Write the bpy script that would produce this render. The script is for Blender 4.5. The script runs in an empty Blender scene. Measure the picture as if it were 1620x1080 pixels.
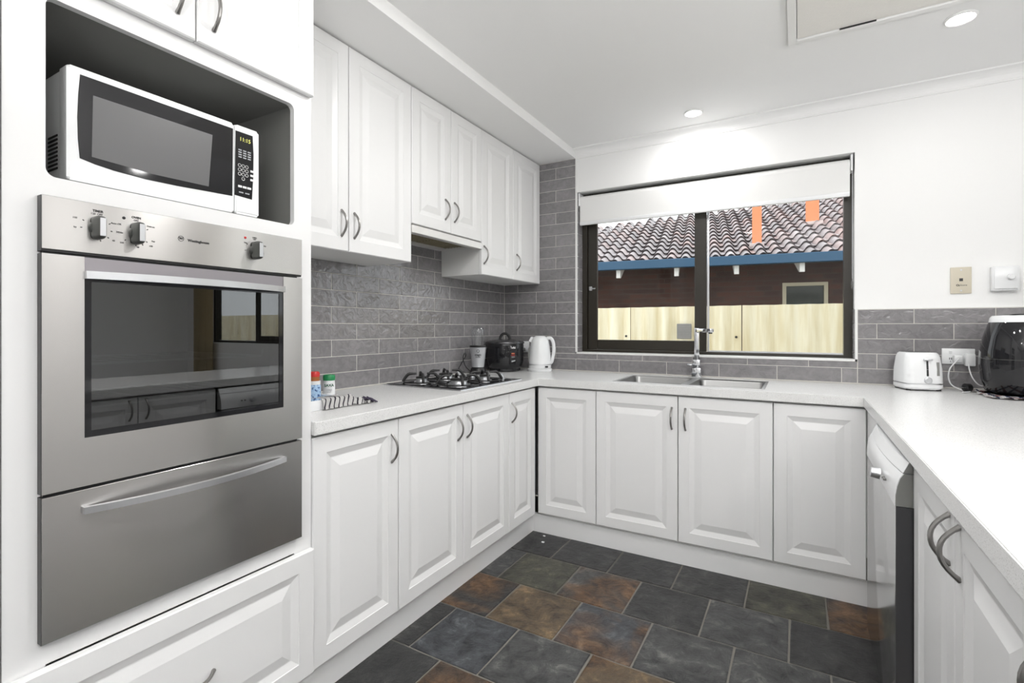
import bpy, bmesh, math, random
from mathutils import Vector, Matrix
random.seed(7)
scene = bpy.context.scene
COL = scene.collection
# ------------------------------------------------------------------ camera
FPX, CX, CY, YAW = 788.0, 810.0, 518.0, 0.5215
CAM = Vector((1.888, -3.165, 1.195))
cd = bpy.data.cameras.new('camera'); cam = bpy.data.objects.new('camera', cd); COL.objects.link(cam)
cam.location = CAM; cam.rotation_euler = (math.pi/2, 0, YAW)
cd.sensor_width = 36; cd.lens = FPX/1620*36; cd.shift_y = -(540-CY)/1620; cd.clip_start = 0.02; cd.clip_end = 200
scene.camera = cam
# ------------------------------------------------------------------ world (flat overcast sky)
w = bpy.data.worlds.new('overcast_sky'); scene.world = w; w.use_nodes = True
bg = w.node_tree.nodes['Background']; bg.inputs[0].default_value = (0.93, 0.97, 1.0, 1); bg.inputs[1].default_value = 1.65
scene.view_settings.view_transform = 'Standard'; scene.view_settings.look = 'None'
scene.view_settings.exposure = 0.38; scene.view_settings.gamma = 1.0; scene.view_settings.use_curve_mapping = False
LAMP_W = 6.5
# ------------------------------------------------------------------ photo pixel -> point on a plane
def on(u, v, ax, val):
    c, s = math.cos(YAW), math.sin(YAW)
    d = Vector((-s, c, 0)) + Vector((c, s, 0))*((u-CX)/FPX) - Vector((0, 0, 1))*((v-CY)/FPX)
    i = 'xyz'.index(ax); t = (val-CAM[i])/d[i]
    return CAM + d*t
# ------------------------------------------------------------------ materials
def mat(name, col, rough=0.5, metal=0.0, spec=0.5, **kw):
    m = bpy.data.materials.new(name); m.use_nodes = True
    b = m.node_tree.nodes['Principled BSDF']
    b.inputs['Base Color'].default_value = (*col, 1); b.inputs['Roughness'].default_value = rough
    b.inputs['Metallic'].default_value = metal; b.inputs['Specular IOR Level'].default_value = spec
    for k, v in kw.items(): b.inputs[k.replace('_', ' ')].default_value = v
    return m
def N(m, t, **kw):
    n = m.node_tree.nodes.new(t)
    for k, v in kw.items(): setattr(n, k, v)
    return n
def L(m, a, b): m.node_tree.links.new(a, b)
def P(m): return m.node_tree.nodes['Principled BSDF']
def coords(m, scale=(1, 1, 1), out='Object', rnd=False):
    tc = N(m, 'ShaderNodeTexCoord'); mp = N(m, 'ShaderNodeMapping'); mp.inputs['Scale'].default_value = scale
    L(m, tc.outputs[out], mp.inputs['Vector'])
    if rnd:
        oi = N(m, 'ShaderNodeObjectInfo'); ml = N(m, 'ShaderNodeMath', operation='MULTIPLY'); ml.inputs[1].default_value = 37.0
        L(m, oi.outputs['Random'], ml.inputs[0]); cb = N(m, 'ShaderNodeCombineXYZ')
        for i in range(3): L(m, ml.outputs[0], cb.inputs[i])
        L(m, cb.outputs[0], mp.inputs['Location'])
    return mp.outputs[0]
def noise(m, vec, scale, detail=3, rough=0.5, dist=0.0):
    n = N(m, 'ShaderNodeTexNoise'); n.inputs['Scale'].default_value = scale; n.inputs['Detail'].default_value = detail
    n.inputs['Roughness'].default_value = rough; n.inputs['Distortion'].default_value = dist
    L(m, vec, n.inputs['Vector']); return n.outputs['Fac']
def ramp(m, fac, stops):
    r = N(m, 'ShaderNodeValToRGB'); e = r.color_ramp.elements
    while len(e) < len(stops): e.new(0.5)
    for k, (p, c) in enumerate(stops): e[k].position = p; e[k].color = (*c, 1)
    L(m, fac, r.inputs[0]); return r.outputs[0]
def bump(m, fac, strength, dist=0.01):
    b = N(m, 'ShaderNodeBump'); b.inputs['Strength'].default_value = strength; b.inputs['Distance'].default_value = dist
    L(m, fac, b.inputs['Height']); L(m, b.outputs[0], P(m).inputs['Normal'])
M = {}
M['wall'] = mat('wall_paint', (0.88, 0.88, 0.875), 0.55)
bump(M['wall'], noise(M['wall'], coords(M['wall']), 90, 2), 0.06, 0.004)
M['ceil'] = mat('ceiling_paint', (0.90, 0.90, 0.895), 0.7)
M['trimwhite'] = mat('white_trim', (0.82, 0.82, 0.81), 0.35)
M['cab'] = mat('white_vinyl_door', (0.79, 0.79, 0.79), 0.36)
bump(M['cab'], noise(M['cab'], coords(M['cab']), 160, 2), 0.03, 0.002)
M['carc'] = mat('white_melamine', (0.76, 0.76, 0.75), 0.45)
M['grey'] = mat('grey_laminate', (0.20, 0.20, 0.19), 0.5)
M['black'] = mat('black_plastic', (0.012, 0.012, 0.013), 0.35)
M['blackgloss'] = mat('black_gloss', (0.012, 0.012, 0.014), 0.06)
M['blackmetal'] = mat('black_enamel', (0.015, 0.015, 0.016), 0.22)
M['iron'] = mat('cast_iron', (0.02, 0.02, 0.02), 0.5)
M['chrome'] = mat('chrome', (0.72, 0.73, 0.75), 0.1, 1.0)
M['satin'] = mat('satin_aluminium', (0.70, 0.71, 0.73), 0.32, 1.0)
M['nickel'] = mat('dark_nickel', (0.33, 0.32, 0.31), 0.3, 1.0)
M['dknob'] = mat('grey_knob', (0.06, 0.063, 0.058), 0.35)
M['whiteplastic'] = mat('white_plastic', (0.82, 0.83, 0.84), 0.22)
M['cream'] = mat('aged_cream_plastic', (0.62, 0.57, 0.46), 0.45)
M['grout'] = mat('grout', (0.62, 0.60, 0.56), 0.85)
M['floorgrout'] = mat('floor_grout', (0.18, 0.17, 0.15), 0.9)
M['ink'] = mat('printed_black', (0.02, 0.02, 0.02), 0.5)
M['inkwhite'] = mat('printed_white', (0.75, 0.75, 0.75), 0.5)
M['inkgrey'] = mat('printed_grey', (0.35, 0.36, 0.38), 0.5)
M['inkgreen'] = mat('printed_green', (0.01, 0.10, 0.05), 0.5)
M['red'] = mat('red_plastic', (0.55, 0.02, 0.02), 0.35)
M['green'] = mat('green_plastic', (0.01, 0.22, 0.07), 0.35)
M['orange'] = mat('terracotta_orange', (0.85, 0.27, 0.12), 0.6)
M['frame'] = mat('bronze_window_frame', (0.022, 0.018, 0.012), 0.35)
M['gutter'] = mat('blue_gutter', (0.017, 0.078, 0.155), 0.4)
M['rafter'] = mat('white_timber', (0.8, 0.79, 0.76), 0.6)
M['curtain'] = mat('cream_curtain', (0.62, 0.53, 0.36), 0.9)
M['olive'] = mat('olive_filter', (0.22, 0.19, 0.12), 0.5)
M['hoodsteel'] = mat('hood_white_steel', (0.72, 0.71, 0.69), 0.3, 0.25)
# steel, brushed sideways
def steel(name, col, rough, sc, tangent=None, an=0.0):
    m = mat(name, col, rough, 1.0)
    f = noise(m, coords(m, sc), 1.0, 2)
    mr = N(m, 'ShaderNodeMapRange'); mr.inputs['To Min'].default_value = rough*0.85; mr.inputs['To Max'].default_value = rough*1.15
    L(m, f, mr.inputs[0]); L(m, mr.outputs[0], P(m).inputs['Roughness'])
    if tangent:
        cb = N(m, 'ShaderNodeCombineXYZ')
        for i in range(3): cb.inputs[i].default_value = tangent[i]
        L(m, cb.outputs[0], P(m).inputs['Tangent']); P(m).inputs['Anisotropic'].default_value = an
    return m
M['steel'] = steel('brushed_steel', (0.60, 0.585, 0.57), 0.25, (30, 30, 1800), (0, 0, 1), 0.9)
M['sinksteel'] = steel('sink_steel', (0.30, 0.30, 0.297), 0.36, (300, 8, 8))
M['dwsteel'] = mat('dishwasher_steel', (0.60, 0.60, 0.60), 0.13, 1.0)
M['dwedge'] = mat('dark_steel_edge', (0.10, 0.10, 0.105), 0.22, 0.9)
M['dwgrey'] = mat('dishwasher_grey_side', (0.22, 0.22, 0.21), 0.4)
# quartz counter
m = M['quartz'] = mat('white_quartz', (0.8, 0.8, 0.79), 0.22)
f = noise(m, coords(m), 420, 2, 0.6)
L(m, ramp(m, f, [(0.33, (0.52, 0.52, 0.51)), (0.43, (0.75, 0.75, 0.745)), (0.75, (0.79, 0.79, 0.785))]), P(m).inputs['Base Color'])
# splashback tile
m = M['tile'] = mat('grey_glazed_tile', (0.2, 0.2, 0.2), 0.06, spec=0.75)
oi = N(m, 'ShaderNodeObjectInfo'); v = coords(m, (1, 1, 1), rnd=True)
f = noise(m, v, 30, 4, 0.6, 0.6)
a = ramp(m, f, [(0.3, (0.19, 0.183, 0.19)), (0.7, (0.265, 0.255, 0.262))])
hs = N(m, 'ShaderNodeHueSaturation'); mr = N(m, 'ShaderNodeMapRange'); mr.inputs['To Min'].default_value = 0.86; mr.inputs['To Max'].default_value = 1.12
L(m, oi.outputs['Random'], mr.inputs[0]); L(m, mr.outputs[0], hs.inputs['Value']); L(m, a, hs.inputs['Color']); L(m, hs.outputs[0], P(m).inputs['Base Color'])
bump(m, noise(m, v, 30, 2, 0.5, 0.9), 0.27, 0.013)
# slate floor tile: colour per tile from the object, rust share in the alpha
m = M['slate'] = mat('slate', (0.05, 0.05, 0.05), 0.34, spec=0.45)
oi = N(m, 'ShaderNodeObjectInfo'); v = coords(m, (1, 1, 1), rnd=True)
f1 = noise(m, v, 13, 9, 0.74, 0.45); f2 = noise(m, v, 4.0, 3, 0.55, 0.5); f3 = noise(m, v, 60, 4, 0.7)
mx = N(m, 'ShaderNodeMix', data_type='RGBA', blend_type='MULTIPLY'); mx.inputs[0].default_value = 1.0
L(m, oi.outputs['Color'], mx.inputs[6]); L(m, ramp(m, f1, [(0.36, (0.25, 0.25, 0.25)), (0.48, (0.85, 0.85, 0.84)), (0.56, (1.15, 1.15, 1.12)), (0.68, (3.0, 2.95, 2.7))]), mx.inputs[7])
sb = N(m, 'ShaderNodeMath', operation='SUBTRACT'); L(m, oi.outputs['Alpha'], sb.inputs[0]); L(m, f2, sb.inputs[1])
mu = N(m, 'ShaderNodeMath', operation='MULTIPLY', use_clamp=True); mu.inputs[1].default_value = 6.0; L(m, sb.outputs[0], mu.inputs[0])
mx2 = N(m, 'ShaderNodeMix', data_type='RGBA'); L(m, mu.outputs[0], mx2.inputs[0]); L(m, mx.outputs[2], mx2.inputs[6])
L(m, ramp(m, f1, [(0.36, (0.014, 0.010, 0.008)), (0.5, (0.092, 0.047, 0.020)), (0.66, (0.22, 0.13, 0.07))]), mx2.inputs[7])
L(m, mx2.outputs[2], P(m).inputs['Base Color'])
ad = N(m, 'ShaderNodeMath', operation='ADD'); L(m, f1, ad.inputs[0]); ms = N(m, 'ShaderNodeMath', operation='MULTIPLY'); ms.inputs[1].default_value = 0.35
L(m, f3, ms.inputs[0]); L(m, ms.outputs[0], ad.inputs[1]); bump(m, ad.outputs[0], 0.75, 0.008)
# glass panes
def glass(name, tint, f0, rough=0.0):
    m = bpy.data.materials.new(name); m.use_nodes = True; nt = m.node_tree; nt.nodes.clear()
    o = N(m, 'ShaderNodeOutputMaterial'); mx = N(m, 'ShaderNodeMixShader'); t = N(m, 'ShaderNodeBsdfTransparent'); g = N(m, 'ShaderNodeBsdfGlossy')
    lw = N(m, 'ShaderNodeLayerWeight'); lw.inputs[0].default_value = 0.5
    pw = N(m, 'ShaderNodeMath', operation='POWER'); pw.inputs[1].default_value = 4.0; L(m, lw.outputs['Facing'], pw.inputs[0])
    mr = N(m, 'ShaderNodeMapRange'); mr.inputs['To Min'].default_value = f0; mr.inputs['To Max'].default_value = 1.0; L(m, pw.outputs[0], mr.inputs[0])
    t.inputs[0].default_value = (*tint, 1); g.inputs['Roughness'].default_value = rough
    L(m, mr.outputs[0], mx.inputs[0]); L(m, t.outputs[0], mx.inputs[1]); L(m, g.outputs[0], mx.inputs[2]); L(m, mx.outputs[0], o.inputs[0]); return m
M['pane'] = glass('window_glass', (0.975, 0.98, 0.975), 0.010)
M['ovenglass'] = glass('oven_glass', (0.30, 0.32, 0.34), 0.17, 0.0)
M['mwglass'] = glass('microwave_glass', (0.05, 0.05, 0.055), 0.05, 0.02)
M['clearcup'] = glass('clear_plastic', (0.90, 0.91, 0.92), 0.10, 0.08)
def emit(name, col, s):
    m = bpy.data.materials.new(name); m.use_nodes = True; nt = m.node_tree; nt.nodes.clear()
    o = N(m, 'ShaderNodeOutputMaterial'); e = N(m, 'ShaderNodeEmission'); e.inputs[0].default_value = (*col, 1); e.inputs[1].default_value = s
    L(m, e.outputs[0], o.inputs[0]); return m
M['lens'] = emit('downlight_lens', (1, 0.98, 0.95), 14)
M['globe'] = emit('added_opal_globe', (1, 0.99, 0.98), 4)  # glow of the added globe pendant
M['digits'] = emit('display_digits', (0.75, 0.75, 0.2), 1.2)
# fabrics
m = M['blind'] = mat('white_blind_fabric', (0.80, 0.80, 0.79), 0.85)
m = M['diffuser'] = mat('cream_mesh_panel', (0.84, 0.82, 0.78), 0.7)
bump(m, noise(m, coords(m), 250, 2), 0.4, 0.004)
def striped(name, sc, cols, axis=1):
    m = mat(name, cols[0], 0.9); v = coords(m)
    sp = N(m, 'ShaderNodeSeparateXYZ'); L(m, v, sp.inputs[0])
    sk_ = N(m, 'ShaderNodeMath', operation='MULTIPLY_ADD'); sk_.inputs[1].default_value = -0.5 if axis == 1 else 0.0; L(m, sp.outputs[2], sk_.inputs[0]); L(m, sp.outputs[axis], sk_.inputs[2])
    mu = N(m, 'ShaderNodeMath', operation='MULTIPLY'); mu.inputs[1].default_value = sc; L(m, sk_.outputs[0], mu.inputs[0])
    fr = N(m, 'ShaderNodeMath', operation='FRACT'); L(m, mu.outputs[0], fr.inputs[0])
    r = N(m, 'ShaderNodeValToRGB'); r.color_ramp.interpolation = 'CONSTANT'; e = r.color_ramp.elements
    e[0].color = (*cols[0], 1); e[1].position = 0.72; e[1].color = (*cols[1], 1); L(m, fr.outputs[0], r.inputs[0])
    L(m, r.outputs[0], P(m).inputs['Base Color']); return m, r, v
M['stripe'] = striped_slant = striped('striped_tea_towel', 48, ((0.74, 0.73, 0.72), (0.05, 0.045, 0.06)))[0]
m, r, v = striped('checked_tea_towel', 26, ((0.78, 0.78, 0.78), (0.03, 0.04, 0.10)), 0)
sp = N(m, 'ShaderNodeSeparateXYZ'); L(m, v, sp.inputs[0]); mu = N(m, 'ShaderNodeMath', operation='MULTIPLY'); mu.inputs[1].default_value = 26; L(m, sp.outputs[1], mu.inputs[0])
fr = N(m, 'ShaderNodeMath', operation='FRACT'); L(m, mu.outputs[0], fr.inputs[0]); r2 = N(m, 'ShaderNodeValToRGB'); r2.color_ramp.interpolation = 'CONSTANT'
r2.color_ramp.elements[0].color = (1, 1, 1, 1); r2.color_ramp.elements[1].position = 0.7; r2.color_ramp.elements[1].color = (0.30, 0.08, 0.08, 1); L(m, fr.outputs[0], r2.inputs[0])
mx = N(m, 'ShaderNodeMix', data_type='RGBA', blend_type='MULTIPLY'); mx.inputs[0].default_value = 1; L(m, r.outputs[0], mx.inputs[6]); L(m, r2.outputs[0], mx.inputs[7]); L(m, mx.outputs[2], P(m).inputs['Base Color'])
M['check'] = m
# outdoors
m = M['fence'] = mat('cream_cement_sheet', (0.66, 0.60, 0.43), 0.8)
f = noise(m, coords(m, (9, 1, 0.7)), 1.6, 4, 0.6); L(m, ramp(m, f, [(0.35, (0.68, 0.59, 0.38)), (0.6, (0.82, 0.76, 0.58)), (0.8, (0.86, 0.82, 0.68))]), P(m).inputs['Base Color'])
m = M['rooftile'] = mat('weathered_roof_tile', (0.4, 0.3, 0.28), 0.5)
oi = N(m, 'ShaderNodeObjectInfo'); f = noise(m, coords(m, rnd=True), 7, 4, 0.6)
mx = N(m, 'ShaderNodeMix', data_type='RGBA'); L(m, f, mx.inputs[0])
L(m, ramp(m, oi.outputs['Random'], [(0.0, (0.11, 0.09, 0.092)), (0.45, (0.32, 0.28, 0.285)), (0.8, (0.40, 0.21, 0.17)), (1.0, (0.55, 0.52, 0.52))]), mx.inputs[6]); mx.inputs[7].default_value = (0.48, 0.44, 0.445, 1)
L(m, mx.outputs[2], P(m).inputs['Base Color'])
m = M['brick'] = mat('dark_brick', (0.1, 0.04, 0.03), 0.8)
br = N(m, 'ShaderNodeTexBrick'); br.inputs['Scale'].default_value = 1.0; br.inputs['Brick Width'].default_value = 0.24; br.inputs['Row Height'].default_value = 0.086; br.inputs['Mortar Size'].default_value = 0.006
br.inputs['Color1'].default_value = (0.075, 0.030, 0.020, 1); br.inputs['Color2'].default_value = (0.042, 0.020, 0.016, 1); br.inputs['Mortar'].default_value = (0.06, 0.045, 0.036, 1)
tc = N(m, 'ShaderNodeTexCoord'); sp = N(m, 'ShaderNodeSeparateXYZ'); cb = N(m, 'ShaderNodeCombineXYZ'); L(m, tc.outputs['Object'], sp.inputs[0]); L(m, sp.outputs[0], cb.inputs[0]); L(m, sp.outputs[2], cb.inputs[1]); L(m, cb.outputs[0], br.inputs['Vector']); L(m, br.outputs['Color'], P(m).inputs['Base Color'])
m = M['ground'] = mat('grey_gravel_ground', (0.25, 0.23, 0.2), 0.9); L(m, ramp(m, noise(m, coords(m), 40, 4), [(0.3, (0.16, 0.15, 0.13)), (0.7, (0.34, 0.32, 0.28))]), P(m).inputs['Base Color'])
M['bluelabel'] = mat('pale_blue_print', (0.30, 0.50, 0.75), 0.4)
m = M['bluelabel']; L(m, ramp(m, noise(m, coords(m), 90, 2), [(0.42, (0.42, 0.60, 0.80)), (0.56, (0.30, 0.48, 0.74)), (0.62, (0.03, 0.07, 0.22))]), P(m).inputs['Base Color'])
M['spice'] = mat('orange_seasoning', (0.35, 0.12, 0.03), 0.6)
M['cookergrey'] = mat('dark_glass_lid', (0.06, 0.06, 0.062), 0.15)
M['mwmesh'] = mat('microwave_window_mesh', (0.12, 0.12, 0.122), 0.35)
M['timber'] = mat('brown_timber', (0.16, 0.075, 0.04), 0.45)
# ------------------------------------------------------------------ object helpers
ORG = {}
def tag(o, label=None, cat=None, group=None, kind=None):
    if label: o['label'] = label
    if cat: o['category'] = cat
    if group: o['group'] = group
    if kind: o['kind'] = kind
    return o
def thing(name, loc, label, cat, group=None, kind=None):
    o = bpy.data.objects.new(name, None); o.empty_display_size = 0.05; COL.objects.link(o); o.location = loc; ORG[o] = Vector(loc)
    return tag(o, label, cat, group, kind)
def obj(name, bm, material, parent=None, smooth=False, origin=None):
    """bm is in world coordinates; origin follows the parent, or the base of the mesh"""
    bmesh.ops.recalc_face_normals(bm, faces=bm.faces)
    if parent is not None: og = ORG[parent]
    elif origin is not None: og = Vector(origin)
    else:
        xs = [v.co for v in bm.verts]
        og = Vector((sum(v.x for v in xs)/len(xs), sum(v.y for v in xs)/len(xs), min(v.z for v in xs)))
    bmesh.ops.translate(bm, verts=bm.verts, vec=-og)
    me = bpy.data.meshes.new(name); bm.to_mesh(me); bm.free()
    if smooth:
        for p in me.polygons: p.use_smooth = True
        try: me.set_sharp_from_angle(angle=math.radians(40))
        except Exception: pass
    me.materials.append(M[material] if isinstance(material, str) else material)
    o = bpy.data.objects.new(name, me); COL.objects.link(o); ORG[o] = og
    if parent is not None: o.parent = parent
    else: o.location = og
    return o
def bx(bm, x0, x1, y0, y1, z0, z1, bev=0.0, seg=1, mtx=None):
    b = bmesh.new(); bmesh.ops.create_cube(b, size=1.0)
    for v in b.verts: v.co = Vector(((v.co.x+.5)*(x1-x0)+x0, (v.co.y+.5)*(y1-y0)+y0, (v.co.z+.5)*(z1-z0)+z0))
    if bev: bmesh.ops.bevel(b, geom=b.edges[:], offset=bev, segments=seg, affect='EDGES', profile=0.5)
    if mtx is not None: bmesh.ops.transform(b, matrix=mtx, verts=b.verts)
    join(bm, b); return bm
def join(bm, b):
    mp = {v: bm.verts.new(v.co) for v in b.verts}
    for f in b.faces:
        try: bm.faces.new([mp[v] for v in f.verts])
        except ValueError: pass
    b.free()
def box(*a, **k): return bx(bmesh.new(), *a, **k)
def frame(o, U):
    """u along U, v up, d outwards"""
    U = Vector(U); V = Vector((0, 0, 1)); Nn = U.cross(V)
    m = Matrix.Identity(4)
    for i in range(3): m[i][0], m[i][1], m[i][2], m[i][3] = U[i], V[i], Nn[i], o[i]
    return m
UX, UY, UNY = (1, 0, 0), (0, 1, 0), (0, -1, 0)
def tube(bm, pts, r, seg=8, mtx=None, flat=1.0, closed=False):
    pts = [Vector(p) for p in pts]; n = len(pts); rings = []; up = None
    for i, p in enumerate(pts):
        a, c = pts[max(i-1, 0)], pts[min(i+1, n-1)]
        if closed: a, c = pts[(i-1) % n], pts[(i+1) % n]
        t = (c-a).normalized()
        if up is None: up = t.orthogonal().normalized()
        up = (up - t*up.dot(t)).normalized(); s = t.cross(up)
        rr = r[i] if isinstance(r, (list, tuple)) else r
        rings.append([p + (up*math.cos(2*math.pi*k/seg)*flat + s*math.sin(2*math.pi*k/seg))*rr for k in range(seg)])
    vr = [[bm.verts.new(mtx @ q if mtx is not None else q) for q in ring] for ring in rings]
    for i in range(n if closed else n-1):
        j = (i+1) % n
        for k in range(seg): bm.faces.new([vr[i][k], vr[i][(k+1) % seg], vr[j][(k+1) % seg], vr[j][k]])
    if not closed: bm.faces.new(vr[0][::-1]); bm.faces.new(vr[-1])
    return bm
def lathe(bm, prof, c, seg=24, axis='z', mtx=None, sx=1.0, sy=1.0):
    rings = []
    for r, z in prof:
        ring = []
        for k in range(seg):
            a = 2*math.pi*k/seg; p = Vector((r*math.cos(a)*sx, r*math.sin(a)*sy, z))
            if axis == 'x': p = Vector((p.z, p.x, p.y))
            if axis == 'y': p = Vector((p.y, -p.z, p.x))
            if mtx is not None: p = mtx @ p
            ring.append(bm.verts.new(p + Vector(c)))
        rings.append(ring)
    for i in range(len(rings)-1):
        for k in range(seg): bm.faces.new([rings[i][k], rings[i][(k+1) % seg], rings[i+1][(k+1) % seg], rings[i+1][k]])
    bm.faces.new(rings[0][::-1]); bm.faces.new(rings[-1]); return bm
def prism(bm, poly, d0, d1, mtx):
    """poly in (u,v), extruded from d0 to d1"""
    a = [bm.verts.new(mtx @ Vector((u, v, d0))) for u, v in poly]; b = [bm.verts.new(mtx @ Vector((u, v, d1))) for u, v in poly]
    n = len(poly); bm.faces.new(a[::-1]); bm.faces.new(b)
    for i in range(n): bm.faces.new([a[i], a[(i+1) % n], b[(i+1) % n], b[i]])
    return bm
def rings(bm, w, h, prof, mtx, back=True):
    """concentric rectangles (inset, depth) -> a panel"""
    rs = []
    for i, d in prof:
        rs.append([bm.verts.new(mtx @ Vector(p)) for p in ((i, i, d), (w-i, i, d), (w-i, h-i, d), (i, h-i, d))])
    for a, b in zip(rs, rs[1:]):
        for k in range(4): bm.faces.new([a[k], a[(k+1) % 4], b[(k+1) % 4], b[k]])
    bm.faces.new(rs[-1])
    if back: bm.faces.new(rs[0][::-1])
    return bm
def door_mesh(w, h, mtx, t=0.018, rail=0.054):
    pr = [(0, -t), (0, -.003), (.003, 0), (rail, 0), (rail+.001, -.002), (rail+.022, -.0085), (rail+.025, -.0085), (rail+.056, -.0015)]
    return rings(bmesh.new(), w, h, pr, mtx)
def handle_mesh(c, along, out, span=0.1, proj=0.030, r=0.0046):
    bm = bmesh.new(); c, a, o = Vector(c), Vector(along), Vector(out); n = 12; pts = []; rr = []
    for i in range(n+1):
        t = -1+2*i/n; pts.append(c + a*t*span/2 + o*(proj*(1-abs(t)**2.2) - 0.0)); rr.append(r*(1.25 if i in (0, n) else 1.0))
    return tube(bm, pts, rr, 8)
def text(name, s, size, mtx, material, parent, align='CENTER', depth=0.0003, bold=0.0):
    cu = bpy.data.curves.new(name, 'FONT'); cu.body = s; cu.size = size; cu.align_x = align; cu.align_y = 'CENTER'; cu.extrude = depth; cu.offset = bold; cu.resolution_u = 3
    t = bpy.data.objects.new(name, cu); COL.objects.link(t)
    me = bpy.data.meshes.new_from_object(t.evaluated_get(bpy.context.evaluated_depsgraph_get()))
    bpy.data.objects.remove(t); bpy.data.curves.remove(cu)
    bm = bmesh.new(); bm.from_mesh(me); bpy.data.meshes.remove(me); bmesh.ops.transform(bm, matrix=mtx, verts=bm.verts)
    return obj(name, bm, material, parent)
# ================================================================== key sizes (metres)
ZC, ZS = 2.40, 2.345                  # ceiling, bulkhead soffit
CT, CB = 0.900, 0.858                 # worktop top / underside
XL, YB, XR = 0.587, -0.595, 2.128     # worktop front edges
XD, YD, XRD = 0.572, -0.580, 2.143    # base door faces
ZD0, ZD1 = 0.120, 0.848
YT0, YT1 = -2.826, -2.1300            # oven tower
XE, YF = 5.35, -6.2                   # far room walls
WX0, WX1, WZ0, WZ1 = 0.582, 2.146, 1.027, 2.116
# ================================================================== shell
fl = obj('floor', box(0, XE, YF, 0, -0.08, -0.0035), 'floorgrout'); tag(fl, 'dark multicolour slate tile floor between the white kickboards', kind='structure')
def grid_boxes(xs, zs, holes, y0, y1):
    bm = bmesh.new()
    for i in range(len(xs)-1):
        for k in range(len(zs)-1):
            if (i, k) not in holes: bx(bm, xs[i], xs[i+1], y0, y1, zs[k], zs[k+1])
    return bm
wb = obj('wall_back', grid_boxes([0, WX0, WX1, 3.55, 5.1, XE], [0, WZ0, WZ1, ZC], {(1, 1), (3, 1)}, 0, 0.16), 'wall'); tag(wb, 'white wall with the black-framed window and grey splashback', kind='structure')
wl = obj('wall_left', box(-0.15, 0, YF, 0.16, 0, ZC), 'wall'); tag(wl, 'white wall behind the cooktop with grey brick-bond splashback tiles', kind='structure')
wr = obj('wall_right', box(XE, XE+.15, YF, 0.16, 0, ZC), 'wall'); tag(wr, 'plain white wall closing the dining side', kind='structure')
wf = obj('wall_front', box(-0.15, XE+.15, YF-.15, YF, 0, ZC), 'wall'); tag(wf, 'plain white wall behind the camera', kind='structure')
ce = obj('ceiling', box(-0.15, XE+.15, YF-.15, 0.16, ZC, ZC+0.1), 'ceil'); tag(ce, 'flat white painted ceiling', kind='structure')
bk = obj('trim_1', box(0, 0.574, YF, 0, ZS, ZC, ), 'ceil'); tag(bk, 'white plaster bulkhead above the wall cupboards', kind='structure')
# cornice along the back wall (small cove)
bm = bmesh.new(); cv = [(0, ZS-.002), (-.006, ZS-.002), (-.006, ZS+.005)]
for k in range(7): a = math.pi/2*k/6; cv.append((-0.046*(1-math.cos(a))-0.008, ZS+0.006+0.042*math.sin(a)))
cv += [(-0.060, ZC-.007), (-0.060, ZC), (0, ZC)]
vs = [[bm.verts.new((x, y, z)) for y, z in cv] for x in (0.5745, XE)]
for i in range(len(cv)): j = (i+1) % len(cv); bm.faces.new([vs[0][i], vs[0][j], vs[1][j], vs[1][i]])
bm.faces.new(vs[0][::-1]); bm.faces.new(vs[1])
tag(obj('trim_2', bm, 'ceil'), 'white cove cornice along the window wall', kind='structure')
# ------------------------------------------------------------------ slate floor pieces
TR, GR = 0.305, 0.006
DK, GY, BG, OL, BR_, RU = (.030, .030, .031), (.052, .053, .054), (.048, .052, .060), (.055, .054, .040), (.095, .066, .038), (.07, .045, .03)
rows = [-0.52, -0.825, -1.13, -1.435, -1.738, -2.043, -2.348, -2.653]
offs = [0.772, 0.638, 0.766, 0.622, 0.770, 0.63, 0.775]
cols = {(0, -1): (DK, .2), (0, 0): (DK, .1), (0, 1): (DK, 0), (0, 2): ((.036, .036, .036), .0), (0, 3): (OL, .30), (0, 4): (DK, .5),
        (1, -1): (GY, .1), (1, 0): (OL, .15), (1, 1): (GY, .58), (1, 2): (DK, .0), (1, 3): (GY, .1), (1, 4): (DK, .2),
        (2, -1): (DK, .62), (2, 0): (BR_, .35), (2, 1): (BG, .50), (2, 2): (GY, .0), (2, 3): (GY, .05),
        (3, -1): (DK, .1), (3, 0): (BG, .05), (3, 1): (GY, .1), (3, 2): (BR_, .55), (3, 3): (GY, .1),
        (4, -1): (DK, .1), (4, 0): (RU, .55), (4, 1): (GY, .2), (4, 2): (GY, .5)}
tile_mesh = {}
def slate_mesh(w, h):
    k = (round(w, 3), round(h, 3))
    if k not in tile_mesh:
        bm = bmesh.new(); rg = random.Random(hash(k)); pts = []
        for (x, y) in ((0, 0), (.33*w, 0), (.66*w, 0), (w, 0), (w, .5*h), (w, h), (.66*w, h), (.33*w, h), (0, h), (0, .5*h)): pts.append((x, y))
        a = [bm.verts.new((x, y, -.008)) for x, y in pts]
        cx, cy = w/2, h/2
        b = [bm.verts.new((x+(cx-x)*.008+rg.uniform(-.0014, .0014), y+(cy-y)*.008+rg.uniform(-.0014, .0014), -.0012)) for x, y in pts]
        c = [bm.verts.new((cx+(x-cx)*.965, cy+(y-cy)*.965, rg.uniform(-.0004, .0004))) for x, y in pts]
        n = len(pts)
        for p, q in ((a, b), (b, c)):
            for i in range(n): bm.faces.new([p[i], p[(i+1) % n], q[(i+1) % n], q[i]])
        bm.faces.new(c); me = bpy.data.meshes.new('slate_tile'); bmesh.ops.recalc_face_normals(bm, faces=bm.faces); bm.to_mesh(me); bm.free(); me.materials.append(M['slate']); tile_mesh[k] = me
    return tile_mesh[k]
rg = random.Random(3)
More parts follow.
